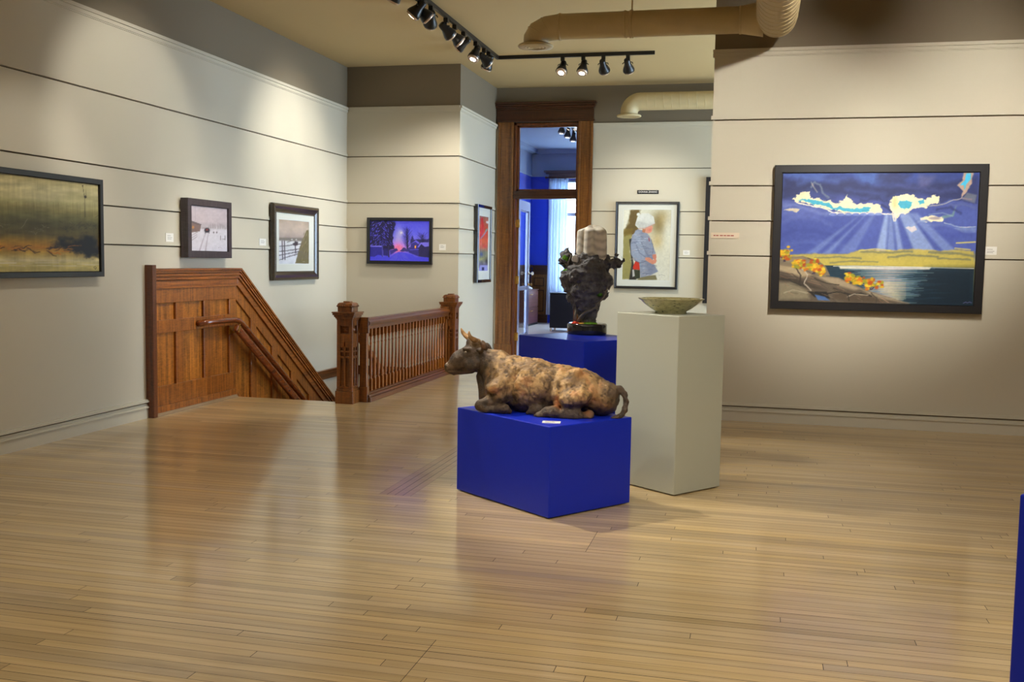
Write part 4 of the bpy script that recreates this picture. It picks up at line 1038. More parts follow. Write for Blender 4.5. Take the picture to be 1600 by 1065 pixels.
# ------------------------------------------------------------------ painted canvases
class Canvas:
    """a small painter: draws in sketch units inside a four-cornered outline, result goes to the canvas mesh"""
    def __init__(s, quad, w, h, bg=(128,128,128)):
        s.w, s.h = w, h
        src = [(0,0),(1,0),(1,1),(0,1)]; A = []; B = []
        for (u, v), (x, y) in zip(src, quad):
            A += [[u, v, 1, 0, 0, 0, -x*u, -x*v], [0, 0, 0, u, v, 1, -y*u, -y*v]]; B += [x, y]
        H = np.append(np.linalg.solve(np.array(A, float), np.array(B, float)), 1).reshape(3, 3)
        u, v = np.meshgrid(np.linspace(0, 1, w), np.linspace(0, 1, h)); d = H[2,0]*u+H[2,1]*v+1
        s.x = ((H[0,0]*u+H[0,1]*v+H[0,2])/d).astype(np.float32); s.y = ((H[1,0]*u+H[1,1]*v+H[1,2])/d).astype(np.float32)
        s.u, s.v = u, v
        s.a = np.ones((h, w, 3), np.float32)*np.array(bg, np.float32)
    def put(s, c, al):
        al = np.clip(al, 0, 1)[..., None]; s.a = s.a*(1-al)+np.asarray(c, np.float32)*al
    def vgrad(s, stops, coord=None):
        y = s.y if coord is None else coord
        ys = [p[0] for p in stops]
        s.a = np.stack([np.interp(y, ys, [p[1][k] for p in stops]) for k in range(3)], -1).astype(np.float32)
    def poly(s, pts, c, al=1., soft=3., rough=0., rs=.05, seed=0):
        X, Y = s.x, s.y
        if rough:
            X = X+(fbm(s.x*rs, s.y*rs, None, 3, seed)-.5)*rough*2; Y = Y+(fbm(s.x*rs, s.y*rs, None, 3, seed+9)-.5)*rough*2
        ins = np.zeros(X.shape, bool); dm = np.full(X.shape, 1e9, np.float32); n = len(pts)
        for i in range(n):
            (x0, y0), (x1, y1) = pts[i], pts[(i+1) % n]
            c1 = (y0 > Y) != (y1 > Y)
            with np.errstate(divide='ignore', invalid='ignore'):
                ins ^= c1 & (X < (x1-x0)*(Y-y0)/((y1-y0) if y1 != y0 else 1e-9)+x0)
            dx, dy = x1-x0, y1-y0; t = np.clip(((X-x0)*dx+(Y-y0)*dy)/(dx*dx+dy*dy+1e-9), 0, 1)
            dm = np.minimum(dm, np.hypot(X-x0-t*dx, Y-y0-t*dy))
        sd = np.where(ins, dm, -dm); s.put(c, al*np.clip(.5+sd/soft, 0, 1))
    def line(s, pts, wd, c, al=1., soft=2., rough=0., rs=.05, seed=0):
        X, Y = s.x, s.y
        if rough:
            X = X+(fbm(s.x*rs, s.y*rs, None, 3, seed)-.5)*rough*2; Y = Y+(fbm(s.x*rs, s.y*rs, None, 3, seed+9)-.5)*rough*2
        best = np.full(X.shape, -1e9, np.float32); W = wd if hasattr(wd, '__len__') else [wd]*len(pts)
        for i in range(len(pts)-1):
            (x0, y0), (x1, y1) = pts[i], pts[i+1]; dx, dy = x1-x0, y1-y0
            t = np.clip(((X-x0)*dx+(Y-y0)*dy)/(dx*dx+dy*dy+1e-9), 0, 1)
            best = np.maximum(best, (W[i]+(W[i+1]-W[i])*t)/2-np.hypot(X-x0-t*dx, Y-y0-t*dy))
        s.put(c, al*np.clip(.5+best/soft, 0, 1))
    def ell(s, x, y, rx, ry, c, al=1., soft=.3, rough=0., rs=.05, seed=0):
        X, Y = s.x, s.y
        if rough: X = X+(fbm(s.x*rs, s.y*rs, None, 3, seed)-.5)*rough*2; Y = Y+(fbm(s.x*rs, s.y*rs, None, 3, seed+9)-.5)*rough*2
        d = np.hypot((X-x)/rx, (Y-y)/ry); s.put(c, al*np.clip((1-d)/soft+.5, 0, 1))
    def blob(s, x, y, rx, ry, c, al=1., p=1.):
        d = ((s.x-x)/rx)**2+((s.y-y)/ry)**2; s.put(c, al*np.exp(-d*p))
    def grain(s, amt, sx, sy, seed=0, oct=3):
        n = fbm(s.x*sx, s.y*sy, None, oct, seed)-.5; s.a = s.a*(1+amt*2*n[..., None])
    gain = (1., 1., 1.)
    def mesh(s, name, W, H, mat, parent, y=0., x=0., z=0.):
        X = (s.u-.5)*W+x; Z = (.5-s.v)*H+z
        V = np.stack([X, np.full_like(X, y), Z], -1).reshape(-1, 3); i = np.arange(s.w*s.h).reshape(s.h, s.w)
        F = np.stack([i[1:,:-1], i[1:,1:], i[:-1,1:], i[:-1,:-1]], -1).reshape(-1, 4)
        c = np.clip(s.a, 0, 255).reshape(-1, 3)/255.; c = np.where(c <= .04045, c/12.92, ((c+.055)/1.055)**2.4)*np.array(s.gain)
        c = np.minimum(c, .97)
        return mesh_np(name, V, F, mat, parent, col=c, smooth=False)

def paint_cloudlight():
    c = Canvas([(145,135),(1303,140),(1250,930),(120,890)], 350, 236)
    c.vgrad([(130,(66,82,158)),(240,(70,76,134)),(300,(84,86,150)),(420,(96,100,170)),(520,(78,84,158)),(600,(88,96,168)),(640,(140,140,120)),(700,(190,176,84)),(930,(40,62,80))])
    c.grain(.14, .012, .03, 3)
    D = (52,56,104); P = (106,108,176); CR = (244,236,200); TE = (92,178,204); YE = (196,182,92); LV = (150,148,206)
    for pts, col, al in (([(145,135),(420,135),(360,180),(250,190),(145,160)], (96,112,184), .7), ([(560,137),(760,137),(720,190),(660,215),(600,190)], (96,120,190), .6), ([(700,140),(900,140),(860,200),(760,210),(690,180)], D, .7), ([(145,170),(300,180),(420,200),(560,170),(660,220),(780,230),(960,200),(1100,200),(1290,160),(1290,300),(1080,300),(900,250),(760,290),(560,280),(420,250),(300,230),(200,280),(145,290)], D, .75),
                         ([(940,150),(1040,160),(1000,220),(940,230)], (120,106,150), .6), ([(1000,300),(1120,290),(1290,300),(1285,420),(1140,430),(1000,390)], (66,68,120), .8), ([(1100,400),(1285,360),(1280,470),(1170,460)], P, .7)):
        c.poly(pts, col, al, 30, 14, .02)
    # left cloud bank under the break, scalloped top
    c.poly([(140,300),(215,300),(330,325),(440,365),(560,375),(640,380),(720,385),(840,375),(900,345),(980,325),(1060,330),(1120,300),(1285,330),(1270,620),(130,620)], (98,102,172), .8, 10, 8, .03)
    c.poly([(140,300),(300,330),(420,370),(330,430),(200,420),(138,380)], (122,120,186), .55, 40, 10, .02)
    c.poly([(140,400),(420,390),(600,420),(560,560),(300,600),(135,560)], (82,88,160), .6, 60, 10, .02)
    # break in the clouds: teal gap with cream rims
    c.poly([(200,292),(245,255),(300,240),(305,285),(420,300),(440,315),(500,305),(520,265),(545,300),(560,325),(660,315),(715,330),(722,375),(700,385),(640,372),(560,380),(510,372),(430,360),(380,340),(330,335),(280,312),(225,308)], CR, 1, 5, 13, .05, 2)
    c.poly([(222,296),(300,290),(340,302),(420,316),(440,340),(480,335),(520,350),(600,345),(655,345),(650,368),(560,374),(500,366),(430,350),(370,328),(330,322),(275,303)], TE, 1, 5, 9, .05, 4)
    c.line([(225,310),(330,335),(380,345),(440,372),(520,380),(600,376),(640,380),(710,384),(760,384),(815,388)], 7, (252,246,220), .95, 4, 5, .05)
    for x in range(440, 720, 44): c.ell(x, 384, 24, 9, (140,140,200), .85, .5); c.line([(x-24,382),(x-10,373),(x+10,373),(x+24,382)], 4, (236,226,214), .8, 3)
    c.line([(310,220),(330,190),(360,205),(385,260),(410,285)], 12, (130,128,150), .8, 8, 8, .04); c.line([(310,190),(325,220),(345,250)], 7, (176,166,160), .7, 6)
    c.line([(725,330),(760,350),(790,380)], 14, (60,62,112), .8, 8)
    # ring cloud
    c.poly([(770,350),(768,310),(790,280),(850,268),(905,270),(940,290),(985,300),(1005,282),(1060,280),(1062,325),(1010,330),(985,350),(930,345),(880,370),(840,385),(800,420),(795,380)], CR, 1, 5, 15, .055, 5)
    c.poly([(818,330),(830,308),(880,303),(905,315),(890,345),(850,358),(835,345)], TE, 1, 5, 9, .06, 6); c.poly([(935,310),(970,298),(975,320),(945,332)], TE, 1, 5, 4, .05)
    c.ell(800,315,18,34,(226,200,130),.5,.8)
    c.line([(785,380),(795,425),(803,425),(812,385)], 8, CR, .9, 5); c.line([(815,388),(860,370),(930,340),(990,345)], 7, (250,240,214), .9, 4)
    c.line([(990,340),(1080,330),(1130,310),(1200,295),(1250,300)], 6, (190,180,176), .8, 5, 5, .04)
    c.poly([(945,410),(990,400),(1040,395),(1085,405),(1080,430),(1030,430),(985,440),(950,425)], CR, .95, 6, 8, .05, 7); c.ell(1035,412,34,9,(150,140,150),.7,.6)
    c.poly([(860,462),(920,455),(930,480),(900,495),(880,480)], (232,222,190), .9, 5, 6, .06); c.line([(900,455),(940,430),(985,425),(1010,440)], 12, (118,118,176), .8, 6)
    c.poly([(150,355),(200,340),(245,350),(225,370),(190,362)], (222,212,180), .9, 5, 5, .05)
    c.line([(1085,405),(1140,395),(1160,340)], [18,14,4], (134,150,150), .8, 8); c.line([(1000,390),(1080,380),(1140,400)], 6, (170,170,190), .6, 6)
    c.poly([(1150,470),(1200,462),(1275,470),(1275,500),(1200,500)], (150,150,190), .7, 8, 5, .04); c.line([(1090,440),(1180,465),(1275,465)], 5, (216,206,206), .8, 4, 5, .04)
    # blue gap, upper right
    c.poly([(1205,140),(1265,140),(1255,200),(1225,255),(1190,300),(1200,250),(1170,215),(1200,185)], (190,166,150), .95, 8, 6, .04); c.poly([(1222,145),(1250,145),(1248,180),(1225,205),(1212,245),(1206,215),(1185,215),(1215,185)], (88,190,226), 1, 5, 4, .05)
    c.poly([(1195,300),(1225,260),(1285,275),(1270,325)], (134,124,136), .8, 10)
    # rolling lavender rims in the left and right banks
    for pts, wd, col, al in (([(145,330),(220,325),(300,350),(380,380),(430,372)],16,(150,146,196),.5),([(150,420),(230,390),(330,400),(420,440)],22,(112,114,180),.55),([(140,500),(240,470),(350,480),(470,520)],26,(76,82,152),.6),([(160,560),(300,540),(440,560),(560,590)],22,(112,116,184),.45),
                             ([(880,520),(1000,500),(1120,520),(1240,500)],26,(84,88,164),.55),([(1000,450),(1100,450),(1200,480)],16,(132,132,186),.5),([(1120,340),(1200,330),(1270,350)],14,(112,110,160),.6),([(1050,360),(1130,350),(1190,380)],12,(60,62,112),.7),([(240,200),(340,170),(460,185)],24,(92,108,176),.5),([(520,240),(640,250),(740,270)],24,(84,92,156),.5),([(820,215),(940,230),(1060,250),(1160,240)],22,(92,90,150),.5),([(600,300),(700,290),(760,310)],16,(54,58,106),.7)):
        c.line(pts, wd, col, al, wd, 12, .03)
    # rays
    ox, oy = 775, 300
    for x0, x1, al in ((280,340,.28),(380,420,.34),(470,560,.22),(685,745,.62),(752,800,.40),(815,850,.5),(915,1040,.55),(1090,1165,.36)):
        tx = lambda x, t: ox+(x-ox)*t
        c.poly([(tx(x0,.34), 380),(tx(x1,.40), 380),(x1, 615),(x0, 615)], (206,202,226), al, 16)
    for x0, x1 in ((690,745),(760,800),(820,850),(930,1000)): c.poly([(x0,600),(x1,600),(x1+8,694),(x0-6,692)], (228,216,140), .35, 14)
    # yellow light along the horizon
    c.poly([(180,622),(330,615),(520,618),(600,595),(760,600),(900,592),(1060,606),(1180,600),(1262,610),(1258,712),(380,690)], YE, .88, 10, 6, .03)
    for pts, wd in (([(330,640),(480,636),(600,645)],9),([(600,606),(760,612),(900,606)],12),([(760,640),(900,628),(1050,640)],12),([(1000,612),(1180,622),(1260,640)],14),([(420,668),(560,660),(700,668)],8),([(1050,650),(1240,660)],10)): c.line(pts, wd, (124,128,106), .75, 6, 5, .04)
    for pts, wd in (([(590,600),(680,590),(770,600)],6),([(1160,560),(1270,555)],8),([(1150,590),(1240,600)],6)): c.line(pts, wd, (214,206,120), .9, 5)
    # sea
    c.poly([(380,684),(620,688),(1262,708),(1245,935),(700,930),(400,760)], (40,64,82), 1, 3); c.poly([(980,712),(1262,712),(1246,935),(900,935)], (22,40,56), .75, 60)
    c.poly([(470,690),(1010,702),(1000,715),(480,706)], (236,232,212), .9, 8)
    rr = random.Random(2)
    for k in range(42):
        y = 708+k*5.0; xc = 760-k*.6+rr.uniform(-20,20); hw = rr.uniform(120,260)*(1-.2*k/42)
        c.line([(xc-hw, y),(xc, y-2),(xc+hw, y+2)], [2, rr.uniform(6,11), 2], (214,206,196) if k % 3 else (190,182,210), .55, 5)
    for k in range(30):
        y = 715+rr.random()*180; x = rr.choice((rr.uniform(430,600), rr.uniform(850,1050))); hw = rr.uniform(40,110); c.line([(x-hw,y),(x,y),(x+hw,y)], [1,8,1], (34,60,78), .8, 4)
    for k in range(12):
        y = 790+k*9; c.line([(640+k*12,y),(740+k*6,y-2),(860,y)], [2,7,2], (226,220,170), .6, 4)
    c.line([(440,689),(700,692),(1000,703),(1260,711)], 3.5, (240,240,222), .9, 2)
    # rocks and bushes
    c.poly([(122,650),(180,635),(260,628),(350,655),(395,690),(420,745),(360,745),(122,690)], (132,122,104), 1, 3); c.poly([(130,640),(230,632),(330,660),(380,720),(250,700)], (160,146,120), .7, 24)
    c.poly([(120,672),(220,690),(330,738),(470,758),(560,800),(650,838),(720,862),(800,888),(885,915),(120,900)], (108,98,84), 1, 3)
    c.poly([(122,676),(230,694),(320,740),(260,752),(122,712)], (182,166,136), .95, 18); c.poly([(330,744),(470,760),(600,824),(560,832),(420,790)], (176,160,134), .9, 16); c.poly([(600,826),(720,862),(880,912),(700,888)], (170,158,136), .9, 14); c.poly([(122,735),(250,765),(400,830),(300,820),(122,770)], (70,62,54), .8, 24); c.poly([(440,820),(600,850),(800,905),(560,905),(440,880)], (92,80,66), .8, 24)
    c.poly([(122,782),(200,782),(290,835),(300,880),(122,885)], (150,142,118), .9, 22); c.poly([(290,835),(400,840),(420,880),(330,870)], (34,34,34), .9, 8); c.poly([(330,855),(390,868),(420,892),(350,888)], (96,120,180), .9, 6)
    for pts, wd, col in (([(215,690),(250,740),(240,790),(300,820)],8,(70,62,54)),([(255,700),(290,740),(270,790),(310,830)],7,(196,188,172)),([(330,760),(400,790),(470,800)],6,(60,54,48)),([(400,850),(480,840),(540,860),(600,850),(660,870)],8,(48,46,44)),([(520,870),(560,855),(640,862)],5,(190,180,160)),([(122,760),(180,768),(250,800)],7,(60,58,52)),([(150,845),(210,828),(290,845)],6,(176,168,146)),([(660,850),(690,880),(690,905)],7,(80,74,66)),([(700,870),(760,905)],5,(180,150,130)),([(122,720),(200,735),(240,760)],5,(80,70,60)),([(290,640),(350,665),(385,720)],5,(90,80,66)),([(440,820),(520,850),(530,890)],6,(60,56,50))): c.line(pts, wd, col, .85, 4, 4, .04)
    for k in range(60):
        x = rr.uniform(125, 800); y = 690+(x-125)*.3+rr.uniform(0, 160)
        if y < 915: c.line([(x,y),(x+rr.uniform(20,50),y+rr.uniform(5,25))], 3, rr.choice(((170,150,124),(70,64,56),(190,140,112),(128,128,100))), .45, 4)
    def bush(x, y, w, h, s):
        q = random.Random(s)
        for k in range(10): c.line([(x+q.uniform(-w*.2,w*.2), y+h),(x+q.uniform(-w,w), y+q.uniform(-.2,.4)*h)], 2.5, (70,54,80), .8, 2)
        for k in range(46): c.ell(x+q.gauss(0,.45)*w, y+q.gauss(0,.4)*h-abs(q.gauss(0,.2))*h, q.uniform(7,14), q.uniform(5,10), q.choice(((214,176,36),(206,124,30),(186,90,30),(160,160,44),(226,200,60))), .9, .7)
    for b in ((155,620,36,40,1),(245,672,34,26,2),(325,698,54,36,3),(370,722,20,18,8),(545,764,44,30,4),(595,784,26,20,7),(655,798,56,32,5)): bush(*b)
    c.line([(1195,915),(1210,908),(1218,914),(1232,908),(1243,914)], 4, (140,120,170), .9, 3)
    c.grain(.05, .08, .08, 9); m = (c.a[..., 2:3] > c.a[..., 0:1]+12).astype(np.float32)
    c.a = c.a*(1+m*np.array([-.10, .03, .02], np.float32)); c.a = 255*(np.clip(c.a, 0, 255)/255)**1.15; c.gain = (1.06, 1.06, 1.10)
    return c
def paint_winter():
    c = Canvas([(120,180),(1200,180),(1195,918),(118,918)], 190, 130)
    c.vgrad([(180,(92,92,216)),(420,(112,112,222)),(560,(136,130,214)),(700,(180,140,190)),(720,(120,110,200)),(920,(92,92,238))])
    c.blob(640,520,80,220,(186,178,222),.7); c.blob(636,690,110,110,(242,130,140),.95); c.ell(692,398,16,16,(236,232,255),1,.9); c.blob(692,398,50,50,(214,206,250),.7)
    rr = random.Random(4)
    c.poly([(118,180),(580,180),(570,300),(545,420),(540,560),(560,690),(480,720),(118,700)], (38,34,62), .95, 20, 24, .02)
    for k in range(150):
        x = rr.uniform(120,540); y = rr.uniform(185,640); l = rr.uniform(14,34)
        if x > 470 and y < 560 and rr.random() < .7: continue
        col = rr.choice(((112,104,206),(92,84,176),(140,132,232),(74,68,140)))
        dx = 1 if x > 330 else -1
        c.line([(x-l*dx*.4, y-l*.5),(x+l*dx*.3, y),(x+l*dx*.7, y+l*.7)], [4, rr.uniform(8,15), 5], col, .8, 5)
    for k in range(60): 
        x = rr.uniform(250,430); y = rr.uniform(430,640); c.line([(330,640),((330+x)/2+rr.uniform(-20,20),(640+y)/2),(x,y)], 3, rr.choice(((34,30,56),(96,90,170))), .6, 3)
    for x0, tops in ((800,(220,640)),(1080,(360,560))):
        for k in range(190 if x0 == 800 else 120):
            a = rr.uniform(-1,1); h = rr.random(); yb = tops[1]-(tops[1]-tops[0])*h*.8; w = (120 if x0 == 800 else 130)*(1-.35*abs(h-.5))
            c.line([(x0+rr.uniform(-20,20), yb+50),(x0+a*w*.6, yb),(x0+a*w, yb-rr.uniform(20,60))], [4,3,1.5], (52,48,76), .5, 3)
    c.line([(805,690),(800,500),(795,300)], [26,18,6], (40,36,58), .9, 6); c.poly([(860,520),(900,440),(920,520),(1195,510),(1195,600),(860,600)], (46,44,70), .8, 16, 14, .03)
    c.poly([(560,700),(600,680),(640,730),(520,740)], (60,54,110), .9, 10, 10, .05); c.poly([(660,740),(740,660),(800,700),(850,650),(860,740)], (66,62,110), .9, 10, 10, .05)
    c.poly([(850,700),(870,600),(960,535),(1020,590),(1010,720),(850,720)], (72,64,120), 1, 6); c.poly([(860,600),(960,530),(1030,580),(1000,600),(950,560)], (124,116,212), .9, 6)
    c.poly([(935,630),(962,625),(962,680),(935,682)], (240,150,40), 1, 4); c.ell(948,652,8,14,(255,220,110),1,.6)
    c.poly([(1000,650),(1050,580),(1195,575),(1195,850),(1010,830)], (58,54,84), 1, 6); c.poly([(985,660),(1045,572),(1195,566),(1195,640),(1120,650),(1055,600),(1010,665)], (132,126,240), 1, 6)
    c.poly([(830,710),(1010,700),(1010,830),(830,760)], (62,56,110), .9, 6); c.line([(850,712),(1005,700)], 10, (120,114,220), .9, 5)
    c.poly([(118,660),(340,655),(345,850),(118,850)], (60,56,132), 1, 5); c.poly([(118,645),(330,640),(340,662),(118,662)], (136,132,240), 1, 5)
    for x in range(130,340,22): c.line([(x,665),(x,845)], 3, (42,40,100), .7, 3)
    c.line([(345,640),(345,850)], 22, (84,80,140), 1, 5); c.line([(460,650),(462,870)], 24, (62,56,84), 1, 5); c.poly([(360,690),(450,690),(450,830),(360,820)], (48,44,96), .9, 6); c.poly([(480,720),(560,710),(600,740),(490,810)], (62,58,120), .8, 10)
    c.poly([(118,840),(200,850),(260,815),(330,820),(345,855),(420,830),(480,860),(560,800),(640,752),(720,752),(800,780),(900,800),(960,850),(1060,840),(1195,850),(1195,918),(118,918)], (86,84,236), 1, 8, 8, .03)
    c.poly([(600,770),(740,765),(860,918),(470,918)], (104,102,244), .7, 30)
    for a, b in ((640,600),(665,680),(690,760),(710,850)): c.line([(650+(a-650)*.3,775),(a,850),(b,918)], [3,6,10], (66,64,190), .7, 6)
    c.grain(.07, .05, .05, 2); c.a = 255*(np.clip(c.a, 0, 255)/255)**1.22; c.gain = (1.35, 1.4, 2.3)
    return c
def paint_portrait():
    c = Canvas([(168,185),(665,185),(650,940),(150,930)], 110, 158)
    c.vgrad([(185,(226,220,196)),(500,(222,212,184)),(930,(224,216,196))])
    c.blob(540,330,90,130,(120,96,48),.85); c.blob(590,280,70,90,(176,150,96),.7); c.blob(520,520,60,80,(200,170,110),.7); c.blob(640,420,60,200,(232,226,206),.8)
    c.poly([(240,185),(340,185),(320,420),(230,470),(170,430),(200,330)], (98,74,30), .9, 24, 16, .03); c.poly([(168,185),(240,185),(215,330),(168,400)], (240,232,210), .9, 24, 10, .03)
    c.poly([(165,440),(250,440),(230,600),(250,760),(240,925),(150,925)], (158,146,86), 1, 16, 8, .03); c.poly([(168,390),(260,380),(250,440),(168,470)], (128,104,44), .8, 16, 8, .03)
    c.poly([(225,500),(262,480),(262,700),(300,930),(225,930),(250,760)], (30,26,24), .9, 14)
    G = (146,150,166)
    c.poly([(310,392),(360,400),(420,440),(450,490),(480,580),(505,650),(470,665),(480,760),(530,840),(440,885),(345,915),(335,790),(280,720),(245,660),(240,540),(255,460)], G, 1, 5)
    c.poly([(290,400),(340,420),(350,560),(420,670),(400,730),(330,745),(260,680),(240,560)], (156,162,180), .9, 8)
    rr = random.Random(8)
    for k in range(90):
        x = rr.uniform(250,500); y = rr.uniform(420,890)
        if abs(x-(300+ (y-420)*.25)) < 130: c.line([(x-22,y+4),(x,y-2),(x+22,y+3)], rr.uniform(3,6), rr.choice(((200,206,222),(92,98,120),(176,160,158),(112,122,152))), .75, 3)
    c.line([(455,500),(478,580),(470,650)], 6, (92,92,104), .7, 5); c.line([(350,520),(400,640),(440,690)], 6, (100,104,122), .6, 6)
    c.poly([(265,790),(290,730),(330,740),(338,825),(300,820),(268,820)], (206,54,36), 1, 5); c.poly([(270,820),(338,825),(340,915),(290,920)], (56,58,40), 1, 6); c.poly([(258,820),(275,820),(285,890),(260,900)], (210,206,200), .9, 6)
    c.poly([(345,905),(440,885),(505,880),(520,930),(300,935)], (134,122,84), 1, 8)
    c.poly([(385,375),(455,350),(474,370),(466,390),(458,420),(430,435),(395,430)], (222,150,124), 1, 5); c.blob(440,400,18,18,(226,110,96),.6); c.poly([(365,385),(395,390),(390,430),(360,420)], (190,120,84), 1, 6)
    c.poly([(290,330),(310,260),(360,222),(430,225),(480,260),(493,330),(450,350),(385,380),(325,385),(288,350)], (226,222,210), 1, 5)
    c.poly([(290,340),(310,300),(420,330),(490,320),(450,352),(385,382),(325,386)], (190,186,178), .6, 22); c.blob(350,270,30,24,(244,240,230),.7)
    c.poly([(395,560),(440,690),(480,760),(520,835),(440,885),(400,800)], (118,122,142), .55, 30); c.line([(300,560),(330,640),(400,690)], 10, (104,108,128), .6, 8); c.line([(280,720),(335,750),(400,730)], 8, (88,92,112), .7, 6)
    c.ell(320,236,18,18,(236,232,220),1,.5); c.line([(320,385),(390,378),(450,352),(490,335)], 8, (196,150,140), .8, 5)
    for k in range(7): c.line([(310+k*4,370-k*20),(390,330-k*16),(485-k*6,310-k*12)], 5, (196,192,182), .6, 5)
    c.poly([(395,690),(440,690),(475,720),(500,700),(515,720),(505,750),(470,765),(420,735),(392,715)], (214,140,112), 1, 5); c.poly([(468,660),(508,655),(512,690),(500,720),(472,700)], (208,128,104), 1, 5)
    c.line([(430,485),(436,515)], 10, (170,60,60), .9, 4); c.line([(540,880),(570,876),(600,886)], 3, (130,120,110), .8, 3)
    c.grain(.05, .06, .06, 3)
    return c
def paint_abstract():
    # left part runs out of the picture; x from -520 is unseen but painted the same way
    c = Canvas([(-330,90),(800,225),(800,965),(-330,978)], 230, 150)
    t = (c.v)
    c.vgrad([(0,(176,164,112)),(.10,(196,188,142)),(.22,(186,180,130)),(.34,(128,122,74)),(.48,(76,74,44)),(.60,(88,78,38)),(.68,(160,124,34)),(.74,(176,120,28)),(.80,(166,136,58)),(.88,(196,186,140)),(.93,(184,172,104)),(1,(176,160,96))], t)
    c.grain(.18, .010, .03, 4); c.grain(.10, .06, .006, 7)
    rr = random.Random(6)
    c.blob(420,330,200,60,(190,184,150),.35); c.blob(700,330,140,80,(150,142,96),.4)
    c.poly([(480,730),(560,690),(640,700),(700,650),(800,700),(800,830),(700,830),(560,780)], (10,12,22), 1, 60, 50, .025)
    c.blob(700,740,90,60,(8,8,18),.9); c.blob(560,740,60,24,(20,14,14),.6)
    for k in range(40):
        x = rr.uniform(-320,640); y = 775+rr.gauss(0,14); q = [(x,y)]
        for j in range(4): x += rr.uniform(10,30); y += rr.gauss(0,9); q.append((x,y))
        c.line(q, rr.uniform(3,9), rr.choice(((44,22,8),(120,58,12),(190,108,20),(24,18,16),(206,132,30))), .7, 5, 6, .05)
    for k in range(26):
        x = rr.uniform(-320,420); y = 590+rr.gauss(0,20)+.04*x; q = [(x,y)]
        for j in range(4): x += rr.uniform(8,24); y += rr.gauss(0,13); q.append((x,y))
        c.line(q, rr.uniform(2,4), rr.choice(((150,146,120),(40,40,26),(104,100,70))), .6, 3)
    for k in range(60):
        x = rr.uniform(540,790); y = 590+rr.gauss(0,28); c.line([(x,y),(x+rr.uniform(-25,25),y+rr.uniform(-20,20))], 3, (40,42,34), .6, 3)
    for k in range(60):
        x = rr.uniform(-300,780); c.line([(x,380),(x+rr.uniform(-4,4),480+rr.uniform(0,80))], 2, (92,86,48), .35, 3)
    for k in range(16):
        x = rr.uniform(-320,700); y = rr.uniform(895,925); c.line([(x,y),(x+rr.uniform(60,200),y+rr.uniform(-8,8))], rr.uniform(4,10), (214,206,180), .55, 6)
    c.line([(690,230),(702,330),(704,500)], 3, (50,44,30), .8, 2); c.line([(715,225),(712,330)], 2, (60,54,36), .7, 2); c.ell(708,328,9,12,(40,36,28),.9,.5); c.ell(690,234,5,6,(40,36,28),.9,.5)
    c.line([(760,930),(772,950),(780,935),(768,925)], 4, (44,40,30), .8, 3)
    return c
def paint_snow_track():
    c = Canvas([(243,225),(563,255),(563,675),(243,668)], 90, 60)
    c.vgrad([(225,(184,172,178)),(380,(190,176,180)),(420,(176,164,168)),(470,(206,200,206)),(680,(206,200,210))])
    rr = random.Random(9)
    for k in range(60): 
        x = rr.uniform(300,560); y = 450+rr.gauss(0,2); c.line([(x,y),(x+rr.uniform(-6,6),y-rr.uniform(20,75)*(.6+.4*math.sin(x*.03)))], 4, (136,122,120), .45, 5)
    c.poly([(243,375),(335,412),(325,480),(243,492)], (120,98,92), 1, 5); c.poly([(243,372),(340,410),(330,420),(243,392)], (92,80,82), .9, 5); c.ell(266,440,10,14,(196,130,60),.8,.7)
    c.line([(283,230),(285,380)], 3, (140,130,136), .6, 3)
    c.ell(387,468,24,24,(44,38,46),1,.4); c.ell(387,462,10,8,(150,60,50),.9,.6); c.line([(375,450),(370,500)], 6, (50,44,50), .9, 3); c.line([(402,450),(405,498)], 6, (50,44,50), .9, 3)
    for x in (445,472): c.ell(x,488,7,10,(110,100,104),.9,.5)
    for x in (505,545): c.line([(x,520),(x,562)], 6, (120,110,112), .9, 4)
    c.line([(505,556),(545,552)], 4, (120,110,112), .8, 3)
    for a, b in ((372,320),(398,372)): c.line([(a,500),((a+b)/2,580),(b,668)], [5,9,14], (170,158,168), .85, 7)
    for k in range(3): c.line([(250,520+k*25),(300,490+k*20)], 5, (130,118,120), .7, 4)
    c.line([(485,640),(500,632),(515,644),(540,640)], 3, (150,134,140), .8, 3)
    c.grain(.05, .05, .05, 4); return c
def paint_fence():
    c = Canvas([(1095,375),(1362,400),(1356,790),(1088,795)], 90, 62)
    c.vgrad([(370,(186,160,136)),(460,(206,182,160)),(540,(190,166,150)),(560,(130,118,104)),(580,(226,220,216)),(800,(220,216,220))])
    c.grain(.10, .02, .02, 4)
    c.poly([(1090,550),(1300,555),(1300,580),(1090,575)], (130,116,100), .8, 8)
    for y0, y1, w in ((630,605,7),(680,650,8),(715,672,8),(762,690,6)): c.line([(1090,y0),(1160,(y0+y1)/2+6),(1290,y1)], w, (70,58,62), .95, 4, 3, .06)
    for x in (1122,1142,1238): c.line([(x,580),(x+2,755 if x < 1200 else 690)], 9, (84,70,72), .95, 4)
    c.ell(1240,608,24,14,(62,50,50),1,.5); c.ell(1250,592,14,10,(66,54,52),1,.5); c.line([(1168,590),(1200,578),(1215,572)], 6, (100,84,76), .9, 4); c.ell(1210,565,8,6,(230,226,220),.9,.5); c.ell(1248,566,8,6,(220,214,206),.9,.5)
    c.poly([(1235,790),(1262,690),(1300,570),(1340,480),(1360,470),(1358,790)], (122,108,70), 1, 6, 5, .05); rr = random.Random(3)
    for k in range(40):
        y = rr.uniform(500,780); x = rr.uniform(1300-(y-560)*.3, 1355); c.line([(x,y),(x+8,y-22)], 4, rr.choice(((150,134,92),(96,84,54),(168,154,116))), .6, 4)
    c.line([(1295,775),(1315,770),(1330,776)], 3, (180,170,150), .8, 3); return c
